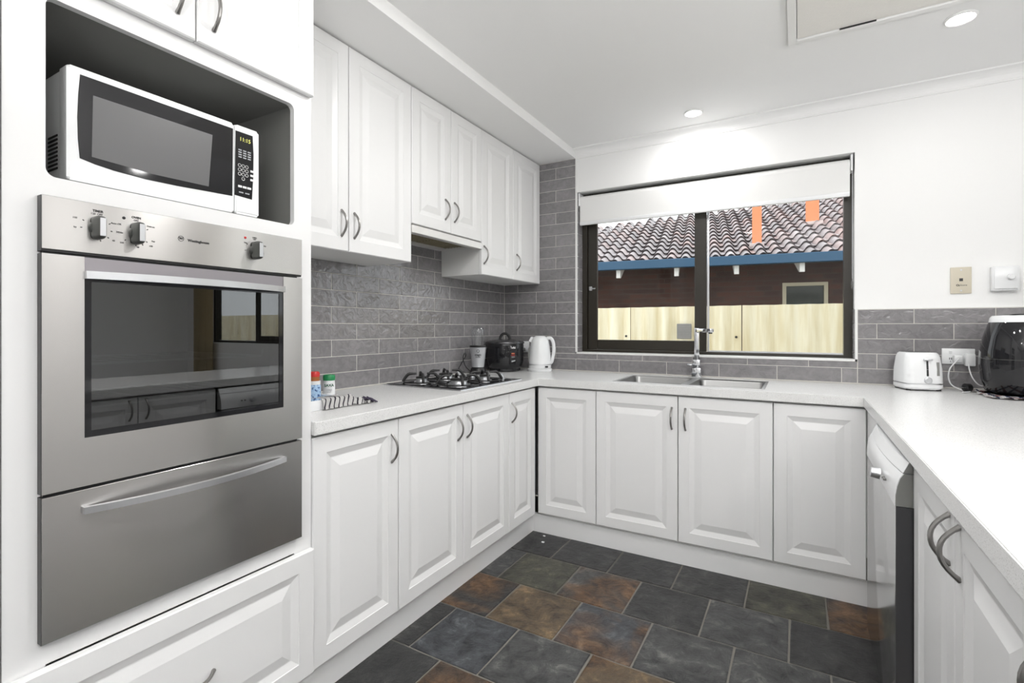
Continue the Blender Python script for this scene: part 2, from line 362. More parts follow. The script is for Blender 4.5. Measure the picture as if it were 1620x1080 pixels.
for r in range(len(rows)-1):
    y1, y0 = rows[r], rows[r+1]
    for k in range(-1, 5):
        x0, x1 = offs[r]+(k)*TR, offs[r]+(k+1)*TR
        x0 = max(x0, 0.50); x1 = min(x1, 2.24)
        if x1-x0 < .03: continue
        o = bpy.data.objects.new('slate_tile', slate_mesh(x1-x0-GR, y1-y0-GR)); COL.objects.link(o); o.parent = fl
        o.location = Vector((x0+GR/2, y0+GR/2, 0)) - ORG[fl]
        o.rotation_euler = (rg.uniform(-.002, .002), rg.uniform(-.002, .002), 0)
        c, al = cols.get((r, k), rg.choice([(GY, .1), (DK, .15), (BG, .1), (OL, .3), (BR_, .5)])); o.color = (*c, al)
# rest of the room's slate, out of view, joined
bm = bmesh.new()
for i in range(10):
    for j in range(12):
        x, y = 2.9+i*TR, -2.653-(j+1)*TR
        if j < 9: pass
        if x+TR < XE-.02 and y > YF: bx(bm, x, x+TR-GR, y, y+TR-GR, -.008, 0)
for i in range(9):
    for j in range(11):
        x, y = 0.1+i*TR, -2.653-(j+1)*TR
        if x+TR < 2.9 and y > YF: bx(bm, x, x+TR-GR, y, y+TR-GR, -.008, 0)
for i in range(8):
    for j in range(9):
        x, y = 2.9+i*TR, -2.653+j*TR
        if y+TR < -.01 and x+TR < XE: bx(bm, x, x+TR-GR, y, y+TR-GR, -.008, 0)
o = obj('slate_tile_field', bm, 'slate', fl); o['kind'] = 'stuff'; o.color = (.05, .05, .052, .15)
# ------------------------------------------------------------------ splashback tiles
TW, RP, TZ0, TG = 0.302, 0.0775, 0.905, 0.0030
wt_mesh = {}
def wt(w, h):
    k = (round(w, 4), round(h, 4))
    if k not in wt_mesh:
        bm = rings(bmesh.new(), w, h, [(0, 0), (0, .0068), (.0015, .0080)], Matrix.Identity(4), back=False)
        me = bpy.data.meshes.new('wall_tile'); bm.to_mesh(me); bm.free(); me.materials.append(M['tile']); wt_mesh[k] = me
    return wt_mesh[k]
def lay(parent, mtx, u0, u1, v0, v1, joint):
    """running bond between u0..u1, v0..v1; joint(row) gives one joint position"""
    r0 = int(math.floor((v0-TZ0)/RP + 1e-6)); r = r0
    while TZ0+r*RP < v1-.004:
        a, b = max(v0, TZ0+r*RP), min(v1, TZ0+(r+1)*RP)
        if b-a > .008:
            j = joint(r); k0 = int(math.floor((u0-j)/TW))
            for k in range(k0, k0+40):
                p, q = max(u0, j+k*TW), min(u1, j+(k+1)*TW)
                if p >= u1: break
                if q-p < .008: continue
                o = bpy.data.objects.new('wall_tile', wt(q-p-TG, b-a-TG)); COL.objects.link(o); o.parent = parent
                mm = mtx @ Matrix.Translation((p+TG/2, a+TG/2, 0)); o.matrix_basis = Matrix.Translation(-ORG[parent]) @ mm
        r += 1
fl_ = frame((0.0045, 0, 0), UY); fb_ = frame((0, -0.0045, 0), UX)
lay(wl, fl_, -2.128, -0.0135, CT+.002, 1.71, lambda r: (-.2187 if r % 2 else -.069))
jb = lambda r: (0.7287 if r % 2 else 0.577)
lay(wb, fb_, 0.013, 0.574, WZ0-.008, ZS-.001, jb)
lay(wb, fb_, 0.013, 2.156, CT+.002, WZ0-.009, jb)
lay(wb, fb_, 2.157, 3.4, CT+.002, 1.2885, jb)
# grout beds
o = obj('grout_bed', box(0, .0112, -2.128, 0, CT+.001, 1.712), 'grout', wl)
bm = box(0.0112, .574, -.0112, 0, CT+.001, ZS-.0005); bx(bm, .574, 2.157, -.0112, 0, CT+.001, WZ0-.009); bx(bm, 2.157, 3.4, -.0112, 0, CT+.001, 1.290)
obj('grout_bed', bm, 'grout', wb)
# tiled left reveal of the window, sliver on the right
rl_ = frame((WX0, 0, 0), UY)
r = 0
for r in range(1, 16):
    a, b = max(WZ0, TZ0+r*RP), min(WZ1, TZ0+(r+1)*RP)
    if b-a < .01: continue
    o = bpy.data.objects.new('wall_tile', wt(.080-TG, b-a-TG)); COL.objects.link(o); o.parent = wb
    o.matrix_basis = Matrix.Translation(-ORG[wb]) @ (rl_ @ Matrix.Translation((.004, a+TG/2, -.002)))
for r in range(1, 5):
    a, b = max(WZ0, TZ0+r*RP), TZ0+(r+1)*RP
    o = bpy.data.objects.new('wall_tile', wt(.080-TG, b-a-TG)); COL.objects.link(o); o.parent = wb
    o.matrix_basis = Matrix.Translation(-ORG[wb]) @ (frame((WX1, .084, 0), UNY) @ Matrix.Translation((0, a+TG/2, -.002)))
# white edge trims
bm = box(.574, .583, -.0135, .002, WZ0-.009, ZS-.0005)
bx(bm, .574, 2.156, -.0135, .0838, WZ0-.0085, WZ0+.0015); bx(bm, 2.146, 2.1565, -.0135, .002, WZ0-.0085, 1.2915); bx(bm, 2.1565, 3.4, -.0105, 0, 1.2886, 1.2925)
tag(obj('trim_3', bm, 'trimwhite'), 'white plastic tile edging round the window and splashback', kind='structure')
# ================================================================== window_1
def window(name, x0, x1, z0, z1, split, label, low):
    wn = thing(name, ((x0+x1)/2, .1, z0), label, None, kind='structure')
    y0, y1 = .084, .15
    bm = box(x0, x0+.036, y0, y1, z0, z1); bx(bm, x1-.040, x1, y0, y1, z0, z1); bx(bm, x0+.036, x1-.040, y0, y1, z0, z0+.016); bx(bm, x0+.036, x1-.040, y0, y1, z1-.04, z1)
    obj('frame', bm, 'frame', wn)
    # sliding sash on the left
    a, b = x0+.0365, split+.035; s0, s1 = .096, .118
    bm = box(a, a+.068, s0, s1, z0+.017, z1-.041, .004); bx(bm, b-.070, b, s0, s1, z0+.017, z1-.041, .004)
    bx(bm, a+.068, b-.070, s0, s1, z0+.017, z0+.017+low, .004); bx(bm, a+.068, b-.070, s0, s1, z1-.10, z1-.041, .004)
    sash = obj('sash', bm, 'frame', wn)
    obj('glass', box(a+.066, b-.068, .105, .109, z0+.015+low, z1-.098), 'pane', sash)
    bm = box(a+.012, a+.034, s0-.012, s0, z0+.42, z0+.45, .003); bx(bm, a+.018, a+.06, s0-.016, s0-.011, z0+.43, z0+.438, .002)
    obj('catch', bm, 'satin', sash)
    bm = box(split+.0355, split+.046, .122, .145, z0+.017, z1-.041); bx(bm, split+.046, x1-.041, .122, .145, z0+.0165, z0+.024)
    fx = obj('fixed_light_bead', bm, 'satin', wn)
    obj('glass', box(split+.046, x1-.041, .131, .135, z0+.024, z1-.041), 'pane', wn)
    return wn
window('window_1', WX0+.003, WX1-.003, WZ0+.002, WZ1-.002, 1.362, 'black-framed sliding window over the sink looking at a tiled roof', .066)
window('window_2', 3.553, 5.097, WZ0+.002, WZ1-.002, 4.3, 'dark-framed sliding window on the dining side of the room', .06)
# roller blind
bl = thing('roller_blind', ((WX0+WX1)/2, .03, 1.9), 'white roller blind pulled a little way down over the sink window', 'blind')
zb0 = on(1130, 333, 'y', .022).z
arc = [0, .4, .8, 1.2, 1.6, 2.2, 2.8]
prof = [(.020, zb0), (.020, 2.065)] + [(.050-.030*math.cos(a), 2.065+.030*math.sin(a)) for a in arc[1:]]
prof += [(.050-.0285*math.cos(a), 2.065+.0285*math.sin(a)) for a in arc[::-1]] + [(.0215, zb0)]
bm = bmesh.new(); vs = [[bm.verts.new((x, y, z)) for y, z in prof] for x in (WX0+.012, WX1-.020)]
for i in range(len(prof)): j = (i+1) % len(prof); bm.faces.new([vs[0][i], vs[0][j], vs[1][j], vs[1][i]])
fab = obj('fabric', bm, 'blind', bl)
obj('roller', lathe(bmesh.new(), [(.026, WX0+.010), (.026, WX1-.018)], (0, .050, 2.065), 16, 'x'), 'whiteplastic', bl, True)
obj('bottom_rail', box(WX0+.012, WX1-.020, .012, .030, zb0-.004, zb0+.022, .005, 2), 'whiteplastic', bl, True)
for x in (WX0+.002, WX1-.017): obj('bracket', box(x, x+.010, .010, .082, 2.025, 2.112, .002), 'whiteplastic', bl)
bm = bmesh.new()
for i in range(66): lathe(bm, [(.0006, -.0022), (.0022, 0), (.0006, .0022)], (WX1-.011, .014+.003*math.sin(i*.15), 2.03-i*.0088), 5)
tube(bm, [(WX1-.009, .013, 2.03), (WX1-.009, .012, 1.44)], .0008, 4)
obj('chain', bm, 'satin', bl); obj('chain_weight', lathe(bmesh.new(), [(.003, 0), (.006, .01), (.006, .035), (.003, .045)], (WX1-.010, .014, 1.40), 10), 'clearcup', bl, True)
# ================================================================== handles and cabinets
def add_handle(parent, c, along, out, span=.100): return obj('handle', handle_mesh(c, along, out, span), 'nickel', parent, True)
def carcass(x0, x1, y0, y1, z0, z1, open_side, top=False):
    t = .016; bm = bmesh.new()
    if open_side in ('x+', 'x-'):
        bx(bm, x0, x1, y0, y0+t, z0, z1); bx(bm, x0, x1, y1-t, y1, z0, z1); bx(bm, x0, x1, y0+t, y1-t, z0, z0+t)
        bb = (x0, x0+t) if open_side == 'x+' else (x1-t, x1); bx(bm, bb[0], bb[1], y0+t, y1-t, z0+t, z1)
        fr_ = (x1-.05, x1) if open_side == 'x+' else (x0, x0+.05); bx(bm, fr_[0], fr_[1], y0+t, y1-t, z1-t, z1)
        if top: bx(bm, x0+t, x1-t, y0+t, y1-t, z1-t, z1)
    else:
        bx(bm, x0, x0+t, y0, y1, z0, z1); bx(bm, x1-t, x1, y0, y1, z0, z1); bx(bm, x0+t, x1-t, y0, y1, z0, z0+t); bx(bm, x0+t, x1-t, y1-t, y1, z0+t, z1); bx(bm, x0+t, x1-t, y0, y0+.02, z1-t, z1)
    return bm
G = .0019
def add_door(par, mtx_origin, U, w, h, rail=.054):
    return obj('door', door_mesh(w, h, frame(mtx_origin, U), rail=rail), 'cab', par)
Z0c = .105
def left_base(y0, y1, doors, label):
    c = thing('base_cabinet', (.3, (y0+y1)/2, Z0c), label, 'cabinet', None)
    obj('body', carcass(.008, XD-.023, y0+.0005, y1-.0005, Z0c, CB-.0005, 'x+'), 'carc', c)
    for a, b, hy in doors:
        d = add_door(c, (XD, a+G, ZD0), UY, b-a-2*G, ZD1-ZD0)
        if hy is not None: add_handle(d, (XD, hy, .745), (0, 0, 1), (1, 0, 0), .104)
    return c
left_base(-2.1285, -1.7374, [(-2.1285, -1.7374, -1.776)], 'white raised-panel base cupboard beside the oven tower, under the striped tea towel')
left_base(-1.7374, -0.9049, [(-1.7374, -1.316, -1.360), (-1.316, -.9049, -1.288)], 'white two-door base cupboard below the gas cooktop')
left_base(-0.9049, -0.6010, [(-.9049, -.6035, -.876)], 'narrow white base cupboard in the corner right of the cooktop cupboard')
def back_base(x0, x1, doors, label):
    c = thing('base_cabinet', ((x0+x1)/2, -.3, Z0c), label, 'cabinet', None)
    obj('body', carcass(x0+.0005, x1-.0005, YD+.023, -.008, Z0c, CB-.0005, 'y-'), 'carc', c)
    for a, b, hx in doors:
        d = add_door(c, (a+G, YD, ZD0), UX, b-a-2*G, ZD1-ZD0)
        if hx is not None: add_handle(d, (hx, YD, .737), (0, 0, 1), (0, -1, 0), .108)
    return c
back_base(.5745, .930, [(.5745, .930, None)], 'white handleless base cupboard in the corner left of the sink cupboard')
back_base(.930, 1.788, [(.930, 1.3636, 1.334), (1.3636, 1.788, 1.400)], 'white two-door base cupboard under the sink')
back_base(1.788, 2.141, [(1.788, 2.141, None)], 'white handleless base cupboard between the sink cupboard and the dishwasher corner')
# right run
c = thing('corner_filler', (XRD+.01, -.76, Z0c), 'white filler panel between the window-side cupboards and the dishwasher', 'panel')
obj('panel', box(XRD, XRD+.018, -.938, YD-.001, Z0c, CB-.0005, .001), 'cab', c)
obj('scribe', box(XRD+.0185, XRD+.05, -.938, -.92, Z0c, CB-.0005), 'carc', c)
def right_base(y0, y1, doors, label):
    c = thing('base_cabinet', (2.45, (y0+y1)/2, Z0c), label, 'cabinet', None)
    obj('body', carcass(XRD+.023, 2.74, y0+.0005, y1-.0005, Z0c, CB-.0005, 'x-'), 'carc', c)
    for a, b, hy in doors:
        d = add_door(c, (XRD, b-G, ZD0), UNY, b-a-2*G, ZD1-ZD0)
        add_handle(d, (XRD, hy, .785), (0, 0, 1), (-1, 0, 0), .098)
    return c
right_base(-2.325, -1.556, [(-1.940, -1.556, -1.905), (-2.325, -1.940, -1.978)], 'white two-door base cupboard beside the dishwasher with paired bow handles')
right_base(-2.86, -2.325, [(-2.86, -2.325, -2.37)], 'white single-door base cupboard at the open end of the peninsula')
# kickboards
tag(obj('baseboard_left', box(.515, .535, -2.1285, -.5605, 0, Z0c-.0005), 'cab'), 'white kickboard below the cooktop cupboards', kind='structure')
tag(obj('baseboard_back', box(.515, 2.19, -.560, -.540, 0, Z0c-.0005), 'cab'), 'white kickboard below the sink cupboards', kind='structure')
tag(obj('baseboard_right', box(2.19, 2.21, -2.86, -.5605, 0, .08), 'cab'), 'white kickboard below the peninsula cupboards', kind='structure')
# ------------------------------------------------------------------ wall cupboards
XU, ZU0, ZU1 = .305, 1.503, 2.3385
def upper(y0, y1, z0, doors, label, hz, zd0=None):
    c = thing('wall_cabinet', (.15, (y0+y1)/2, z0), label, 'cabinet', None)
    bm = box(.0135, XU-.021, y0+.0005, y1-.0005, z0, ZS-.001)
    obj('body', bm, 'carc', c)
    for a, b, hy in doors:
        d = add_door(c, (XU, a+G, (zd0 or z0)), UY, b-a-2*G, ZU1-(zd0 or z0))
        add_handle(d, (XU, hy, hz), (0, 0, 1), (1, 0, 0), .104)
    return c
upper(-2.1285, -1.3605, ZU0, [(-2.1285, -1.7389, -1.778), (-1.7389, -1.3605, -1.712)], 'white two-door wall cupboard between the oven tower and the rangehood', 1.613)
upper(-1.3605, -0.7605, 1.690, [(-1.3605, -1.0515, -1.102), (-1.0515, -.7605, -1.024)], 'short white two-door wall cupboard above the rangehood', 1.805)
upper(-0.7605, -0.0140, ZU0, [(-.7605, -.393, -.737), (-.393, -.0140, -.350)], 'white two-door wall cupboard next to the window wall', 1.617)
# rangehood
h = thing('rangehood', (.15, -1.06, 1.64), 'slim slide-out rangehood under the short wall cupboard', 'rangehood')
obj('front_strip', box(.270, XU+.002, -1.3585, -.7625, 1.646, 1.683, .002), 'hoodsteel', h)
bm = box(.0135, .270, -1.3585, -1.340, 1.66, 1.689); bx(bm, .0135, .270, -.781, -.7625, 1.66, 1.689); bx(bm, .0135, .05, -1.340, -.781, 1.655, 1.689); bx(bm, .05, .270, -1.340, -.781, 1.679, 1.689)
obj('body', bm, 'hoodsteel', h)
for a, b in ((-1.337, -1.062), (-1.058, -.784)):
    bm = box(.058, .262, a, b, 1.668, 1.678)
    for k in range(9): bx(bm, .066+k*.0215, .076+k*.0215, a+.008, b-.008, 1.665, 1.669)
    obj('filter', bm, 'olive', h)
for yy in (-1.22, -.92): obj('lamp_cover', box(.268, .2695, yy-.03, yy+.03, 1.650, 1.664), 'trimwhite', h)
# ================================================================== oven tower
XT, XTD = .570, .591
tw = thing('oven_tower', (.29, (YT0+YT1)/2, 0), 'tall white cabinet housing the built-in oven and microwave niche', 'cabinet')
NY0, NY1, NZ0, NZ1 = -2.7640, -2.1860, 1.502, 1.866
OY0, OY1, OZ0, OZ1 = -2.762, -2.190, .572, 1.452
bm = box(.012, XT, YT0, YT0+.016, .10, ZS-.002); bx(bm, .012, XT, YT1-.016, YT1, .10, ZS-.002); bx(bm, .012, .028, YT0+.016, YT1-.016, .10, ZS-.002)
for z in (.10, .540, 1.470, 1.890, ZS-.02): bx(bm, .028, XT-.019, YT0+.016, YT1-.016, z, z+.016)
f0 = XT-.018
for a, b, c_, d in ((YT0+.016, OY0, .10, ZS-.002), (OY1, YT1-.016, .10, ZS-.002), (OY0, OY1, .515, OZ0), (OY0, OY1, OZ1, NZ0), (OY0, OY1, NZ1, ZS-.002)): bx(bm, f0, XT, a, b, c_, d)
bx(bm, f0, XT, NY1, OY1, NZ1-.0001, NZ1)
fm = frame((XT, 0, 0), UY)
def fillet(cu, cv_, su, sv, r=.017):
    return [(cu, cv_)] + [(cu+su*(r-r*math.sin(a)), cv_+sv*(r-r*math.cos(a))) for a in [math.pi/2*k/6 for k in range(7)]]
for cu, cv_, su, sv in ((OY0, NZ0, 1, 1), (OY1, NZ0, -1, 1), (OY0, NZ1, 1, -1), (OY1, NZ1, -1, -1)): prism(bm, fillet(cu, cv_, su, sv), -.018, 0, fm)
obj('body', bm, 'cab', tw)
bm = box(.06, f0-.001, YT0+.017, OY0-.0045, 1.487, 1.889); bx(bm, .06, f0-.001, OY1+.0045, YT1-.017, 1.487, 1.889); bx(bm, .06, .075, OY0-.0045, OY1+.0045, 1.487, 1.889)
bx(bm, .075, f0-.001, OY0-.0045, OY1+.0045, 1.487, NZ0-.0005); bx(bm, .075, f0-.001, OY0-.0045, OY1+.0045, NZ1+.002, 1.889)
obj('niche_lining', bm, 'grey', tw)
for a, b, hy in ((YT0, -2.4815, -2.526), (-2.4815, YT1-.003, -2.440)):
    d = add_door(tw, (XTD, a+G, 1.908), UY, b-a-2*G, ZU1-1.908); add_handle(d, (XTD, hy, 2.005), (0, 0, 1), (1, 0, 0), .104)
d = obj('drawer_front', door_mesh(YT1-YT0-.006, .512-.13, frame((XTD, YT0+.002, .13), UY)), 'cab', tw); add_handle(d, (XTD, -2.492, .318), (0, 1, 0), (1, 0, 0), .104)
obj('plinth', box(.52, .54, YT0, YT1, 0, .0995), 'cab', tw)
# pantry beside it, only a sliver in view
pt = thing('pantry_cabinet', (.29, -3.13, 0), 'tall white pantry cupboard on the near side of the oven tower', 'cabinet')
obj('body', box(.012, XT-.004, -3.44, YT0-.0015, .10, ZS-.002), 'carc', pt)
for a, b in ((-3.44, -3.134), (-3.134, YT0-.006)):
    d = add_door(pt, (XT+.014, a+G, .13), UY, b-a-2*G, ZU1-.13); add_handle(d, (XT+.014, (-3.17 if a < -3.2 else -3.098), 1.1), (0, 0, 1), (1, 0, 0), .104)
obj('plinth', box(.52, .54, -3.44, YT0-.001, 0, .0995), 'cab', pt)
# ================================================================== built-in oven
XO = .592
ov = thing('wall_oven', (.33, -2.475, .565), 'stainless steel built-in oven with a glass door and warming drawer', 'oven')
FO = frame((XO, 0, 0), UY)
y0, y1 = -2.7745, -2.1790
bm = bmesh.new()
iy0, iy1, iz0, iz1 = -2.69, -2.26, .93, 1.33
for a in ((.09, .10, OY0+.004, OY1-.004, .574, 1.450), (.10, .562, OY0+.004, iy0, .574, 1.450), (.10, .562, iy1, OY1-.004, .574, 1.450), (.10, .562, iy0, iy1, .574, iz0), (.10, .562, iy0, iy1, iz1, 1.450)): bx(bm, *a)
obj('body', bm, 'blackmetal', ov)
bm = bmesh.new(); # black gasket slabs behind the steel skins
bx(bm, XT+.001, XO-.0026, y0-.0005, y1-.001, 1.3475, 1.4585); bx(bm, XT+.001, XO-.008, y0+.004, y1-.012, 1.3430, 1.3475)
bx(bm, XT+.001, XO-.0026, y0-.0005, y1-.001, .5645, .8565); bx(bm, XT+.001, XO-.008, y0+.004, y1-.012, .8565, .8625)
gy0, gy1 = -2.7065, -2.2415
bx(bm, XT+.001, XO-.0026, y0-.0005, gy0-.001, .8625, 1.343); bx(bm, XT+.001, XO-.0041, gy0-.001, gy0+.012, .8625, 1.343); bx(bm, XT+.001, XO-.0041, gy1-.012, y1-.001, .8625, 1.343); bx(bm, XT+.001, XO-.0041, gy0+.012, gy1-.012, .8625, .976); bx(bm, XT+.001, XO-.0041, gy0+.012, gy1-.012, 1.296, 1.343)
obj('side_trim', bm, 'black', ov)
cp = obj('control_panel', box(XO-.0025, XO, y0, y1, 1.3520, 1.4590, .0008), 'steel', ov)
# door skin
dr = obj('door', (lambda b: (bx(b, XO-.0025, XO, y0, gy0, .8630, 1.3430), bx(b, XO-.0025, XO, gy1, y1, .8630, 1.3430), bx(b, XO-.0025, XO, gy0, gy1, .8630, .9640), b)[-1])(bmesh.new()), 'steel', ov)
obj('glass_border', (lambda b: (bx(b, XO-.0039, XO-.002, gy0+.0005, gy0+.0125, .9645, 1.312), bx(b, XO-.0039, XO-.002, gy1-.0125, gy1-.0005, .9645, 1.312), bx(b, XO-.0039, XO-.002, gy0+.0125, gy1-.0125, .9645, .977), bx(b, XO-.0039, XO-.002, gy0+.0125, gy1-.0125, 1.292, 1.312), b)[-1])(bmesh.new()), 'blackgloss', dr)
obj('glass', box(XO-.0070, XO-.0035, gy0+.012, gy1-.012, .9765, 1.2925), 'ovenglass', dr)
obj('handle_plate', box(XO-.0039, XO-.0015, gy0+.0005, gy1-.0005, 1.3125, 1.3425), mat('dark_satin_strip', (.36, .34, .36), .4, 1.0), dr)
def bow(yc, half, z, d0, d1, t, hh):
    bm = bmesh.new(); n = 16; sec = [(-.5, -.5), (.5, -.5), (.5, .5), (-.5, .5)]; rs = []
    for i in range(n+1):
        s = -1+2*i/n; x = XO+d0+(d1-d0)*(1-s*s)
        rs.append([bm.verts.new((x+a*t, yc+s*half, z+b*hh)) for a, b in sec])
    for i in range(n):
        for k in range(4): bm.faces.new([rs[i][k], rs[i][(k+1) % 4], rs[i+1][(k+1) % 4], rs[i+1][k]])
    bm.faces.new(rs[0][::-1]); bm.faces.new(rs[-1]); return bm
obj('handle', bow((gy0+gy1)/2, .232, 1.3055, .004, .042, .012, .016), 'satin', dr)
dw_ = obj('warming_drawer', box(XO-.0025, XO, y0, y1, .5650, .8560, .0008), 'steel', ov)
obj('handle', bow((gy0+gy1)/2, .236, .8135, .004, .042, .012, .014), 'satin', dw_)
# cavity and racks
bm = bmesh.new()
for a in ((.12, .125, iy0, iy1, iz0, iz1), (.125, .560, iy0, iy0+.004, iz0, iz1), (.125, .560, iy1-.004, iy1, iz0, iz1), (.125, .560, iy0, iy1, iz0, iz0+.004), (.125, .560, iy0, iy1, iz1-.004, iz1)): bx(bm, *a)
obj('cavity', bm, mat('grey_oven_enamel', (0.10, 0.105, 0.11), 0.3), ov)
for z in (1.02, 1.115):
    bm = bmesh.new(); a, b = iy0+.012, iy1-.02
    tube(bm, [(.545, a, z), (.545, b, z), (.545, b+.008, z+.02)], .0028, 6); tube(bm, [(.18, a, z), (.18, b, z)], .0028, 6); tube(bm, [(.18, a, z), (.545, a, z)], .0025, 6); tube(bm, [(.18, b, z), (.545, b, z)], .0025, 6)
    for k in range(1, 9): yy = a+(b-a)*k/9; tube(bm, [(.18, yy, z+.003), (.545, yy, z+.003)], .0018, 5)
    obj('rack', bm, 'satin', ov)
# knobs, lamps, print
def knob(yc, zc, ang):
    kb = obj('knob', lathe(bmesh.new(), [(.0150, .0003), (.0150, .004), (.0125, .007)], (XO, yc, zc), 24, 'x'), 'dknob', ov, True)
    mm = Matrix.Translation((XO, yc, zc)) @ Matrix.Rotation(ang, 4, 'X'); b = bmesh.new()
    lv = [(.002, .0105, .0245), (.020, .0085, .0245), (.027, .0070, .0225), (.030, .0060, .0205)]; rs = []
    for x, hw, hh in lv: rs.append([b.verts.new(mm @ Vector((x, p, q))) for p, q in rrect_(-hw, hw, -hh, hh, hw*.8)])
    for p, q in zip(rs, rs[1:]):
        for k in range(len(p)): b.faces.new([p[k], p[(k+1) % len(p)], q[(k+1) % len(p)], q[k]])
    b.faces.new(rs[0][::-1]); b.faces.new(rs[-1])
    obj('grip', b, 'dknob', kb, True)
    obj('pointer', box(.0300, .0312, -.0052, .0052, -.019, .019, .0004, mtx=mm), 'satin', kb)
    return kb
def rrect_(a, b, c, d, r, n=4):
    out = []
    for cx_, cy_, s_ in ((b-r, c+r, -90), (b-r, d-r, 0), (a+r, d-r, 90), (a+r, c+r, 180)):
        for k in range(n+1): t_ = math.radians(s_+90*k/n); out.append((cx_+r*math.cos(t_), cy_+r*math.sin(t_)))
    return out
for yy in (-2.6856, -2.6132, -2.3297): knob(yy, 1.4065, 0.0)
for yy, mt in ((-2.6362, 'black'), (-2.3567, 'red')): obj('indicator_lamp', lathe(bmesh.new(), [(.0032, .0001), (.0032, .001), (.0018, .0022)], (XO, yy, 1.438), 12, 'x'), mt, ov, True)
def otext(s, sz, y, z, m_='ink', bold=0): return text('lettering', s, sz, FO @ Matrix.Translation((y, z, .0004)), m_, cp, bold=bold)
otext('TIMER', .0068, -2.6835, 1.4430, bold=.0002); otext('120  OFF', .0055, -2.6855, 1.4365); otext('OVEN', .0068, -2.6125, 1.4425, bold=.0002); otext('OFF', .0055, -2.6125, 1.4360)
for s, dy, dz in (('100', -.037, .016), ('90', -.037, -.004), ('Auto OK', .035, .016), ('20', .037, -.002), ('40', .030, -.022)): otext(s, .0052, -2.6856+dy, 1.4065+dz)
for s, dy, dz in (('250', -.031, -.002), ('200', -.027, -.024), ('50', .004, -.030), ('Defrost', .030, .021), ('Fan', .035, -.012), ('100', .030, -.024)): otext(s, .0050, -2.6132+dy, 1.4065+dz)
otext('GRILL', .0052, -2.3297, 1.4415); otext('OFF', .0048, -2.3297, 1.4365)
for s, dy, dz in (('Max', -.026, .018), ('Min', .030, .016)): otext(s, .0048, -2.3297+dy, 1.4065+dz)
bm = bmesh.new()
for kc, angs in ((-2.6856, (-60, -95, 60, 95, 130, 165)), (-2.6132, (-95, -130, 180, 60, 125, 150)), (-2.3297, (-55, 58, 100, 130, -95))):
    for a in angs:
        a = math.radians(a); mm = Matrix.Translation((XO, kc+.0265*math.sin(a), 1.4065+.0265*math.cos(a))) @ Matrix.Rotation(-a, 4, 'X'); bx(bm, .0001, .0006, -.0008, .0008, -.0016, .0016, mtx=mm)
obj('dial_mark', bm, 'ink', cp)['kind'] = 'stuff'
otext('Westinghouse', .0088, -2.4775, 1.4085, bold=.00025)
bm = bmesh.new(); tube(bm, [(XO+.0004, -2.5185+.0062*math.cos(a), 1.4105+.0062*math.sin(a)) for a in [2*math.pi*k/24 for k in range(24)]], .00055, 5, closed=True); obj('emblem_ring', bm, 'ink', cp)
otext('W', .0085, -2.5185, 1.4105, bold=.0003)
# ================================================================== microwave
XM = .530
mw = thing('microwave', (.34, -2.496, 1.5025), 'white microwave with a black glass door in the oven tower niche', 'microwave')
my0, my1, mz0, mz1, ms = -2.7160, -2.2780, 1.5130, 1.7610, -2.3500
obj('body', box(.150, XM-.036, my0+.002, my1-.002, mz0+.004, mz1-.004, .004, 2), 'whiteplastic', mw, True)
for y in (my0+.04, my1-.04):
    for x in (.20, .46): obj('foot', lathe(bmesh.new(), [(.012, 1.5026), (.012, mz0+.006)], (x, y, 0), 12), 'black', mw)
bm = bmesh.new()
for k in range(9): bx(bm, XM-.10, XM-.05, my0+.0005, my0+.0022, mz0+.03+k*.009, mz0+.034+k*.009)
obj('vent_slot', bm, 'black', mw)['kind'] = 'stuff'
FM = frame((XM, 0, 0), UY)
def rrect(a, b, c, d, r, n=5):
    out = []
    for cx_, cy_, s in ((b-r, c+r, -90), (b-r, d-r, 0), (a+r, d-r, 90), (a+r, c+r, 180)):
        for k in range(n+1): t = math.radians(s+90*k/n); out.append((cx_+r*math.cos(t), cy_+r*math.sin(t)))
    return out
def puff(poly, d0, d1, mtx, bev=.006):
    bm = prism(bmesh.new(), poly, d0, d1, mtx)
    es = [e for f in bm.faces if len(f.verts) == len(poly) for e in f.edges if all((mtx.inverted() @ v.co).z > d1-1e-5 for v in e.verts)]
    bmesh.ops.bevel(bm, geom=list(set(es)), offset=bev, segments=3, affect='EDGES', profile=.6); return bm
md = obj('door', puff(rrect(my0, ms-.0012, mz0, mz1, .006), -.035, 0, FM), 'whiteplastic', mw, True)
def pxm(pts, d=0.0): return [(p.y, p.z) for p in (on(u, v, 'x', XM+d) for u, v in pts)]
obj('door_window', prism(bmesh.new(), pxm([(126.5, 117.5), (368.5, 203.5), (367.5, 310), (330, 303), (280, 294), (230, 283.5), (180, 270), (150, 260), (126, 250), (123, 220), (122, 185), (123.5, 150)]), -.0002, .0006, FM), 'blackgloss', md)
obj('door_mesh_screen', prism(bmesh.new(), pxm([(147, 151), (336, 213.5), (330, 295), (240, 275), (145, 248)]), .0006, .0010, FM), 'mwmesh', md)
cpn = obj('control_panel', puff(rrect(ms+.0012, my1, mz0, mz1, .006), -.035, 0, FM), 'whiteplastic', mw, True)
obj('keypad', prism(bmesh.new(), pxm([(372.5, 206), (399.5, 215.5), (401, 245), (400.5, 280), (398.5, 316), (371, 308)]), -.0002, .0006, FM), 'blackgloss', cpn)
text('display', '11:15', .015, FM @ Matrix.Translation((-2.319, 1.724, .0009)), 'digits', cpn)
bm = bmesh.new()
for r in range(4):
    for c_ in range(3):
        if r == 3 and c_ != 1: continue
        tube(bm, [(XM+.0008, -2.335+c_*.0105+.0042*math.cos(a), 1.650-r*.0120+.0042*math.sin(a)) for a in [2*math.pi*k/14 for k in range(14)]], .0007, 4, closed=True)
obj('number_key', bm, 'inkwhite', cpn)['kind'] = 'stuff'
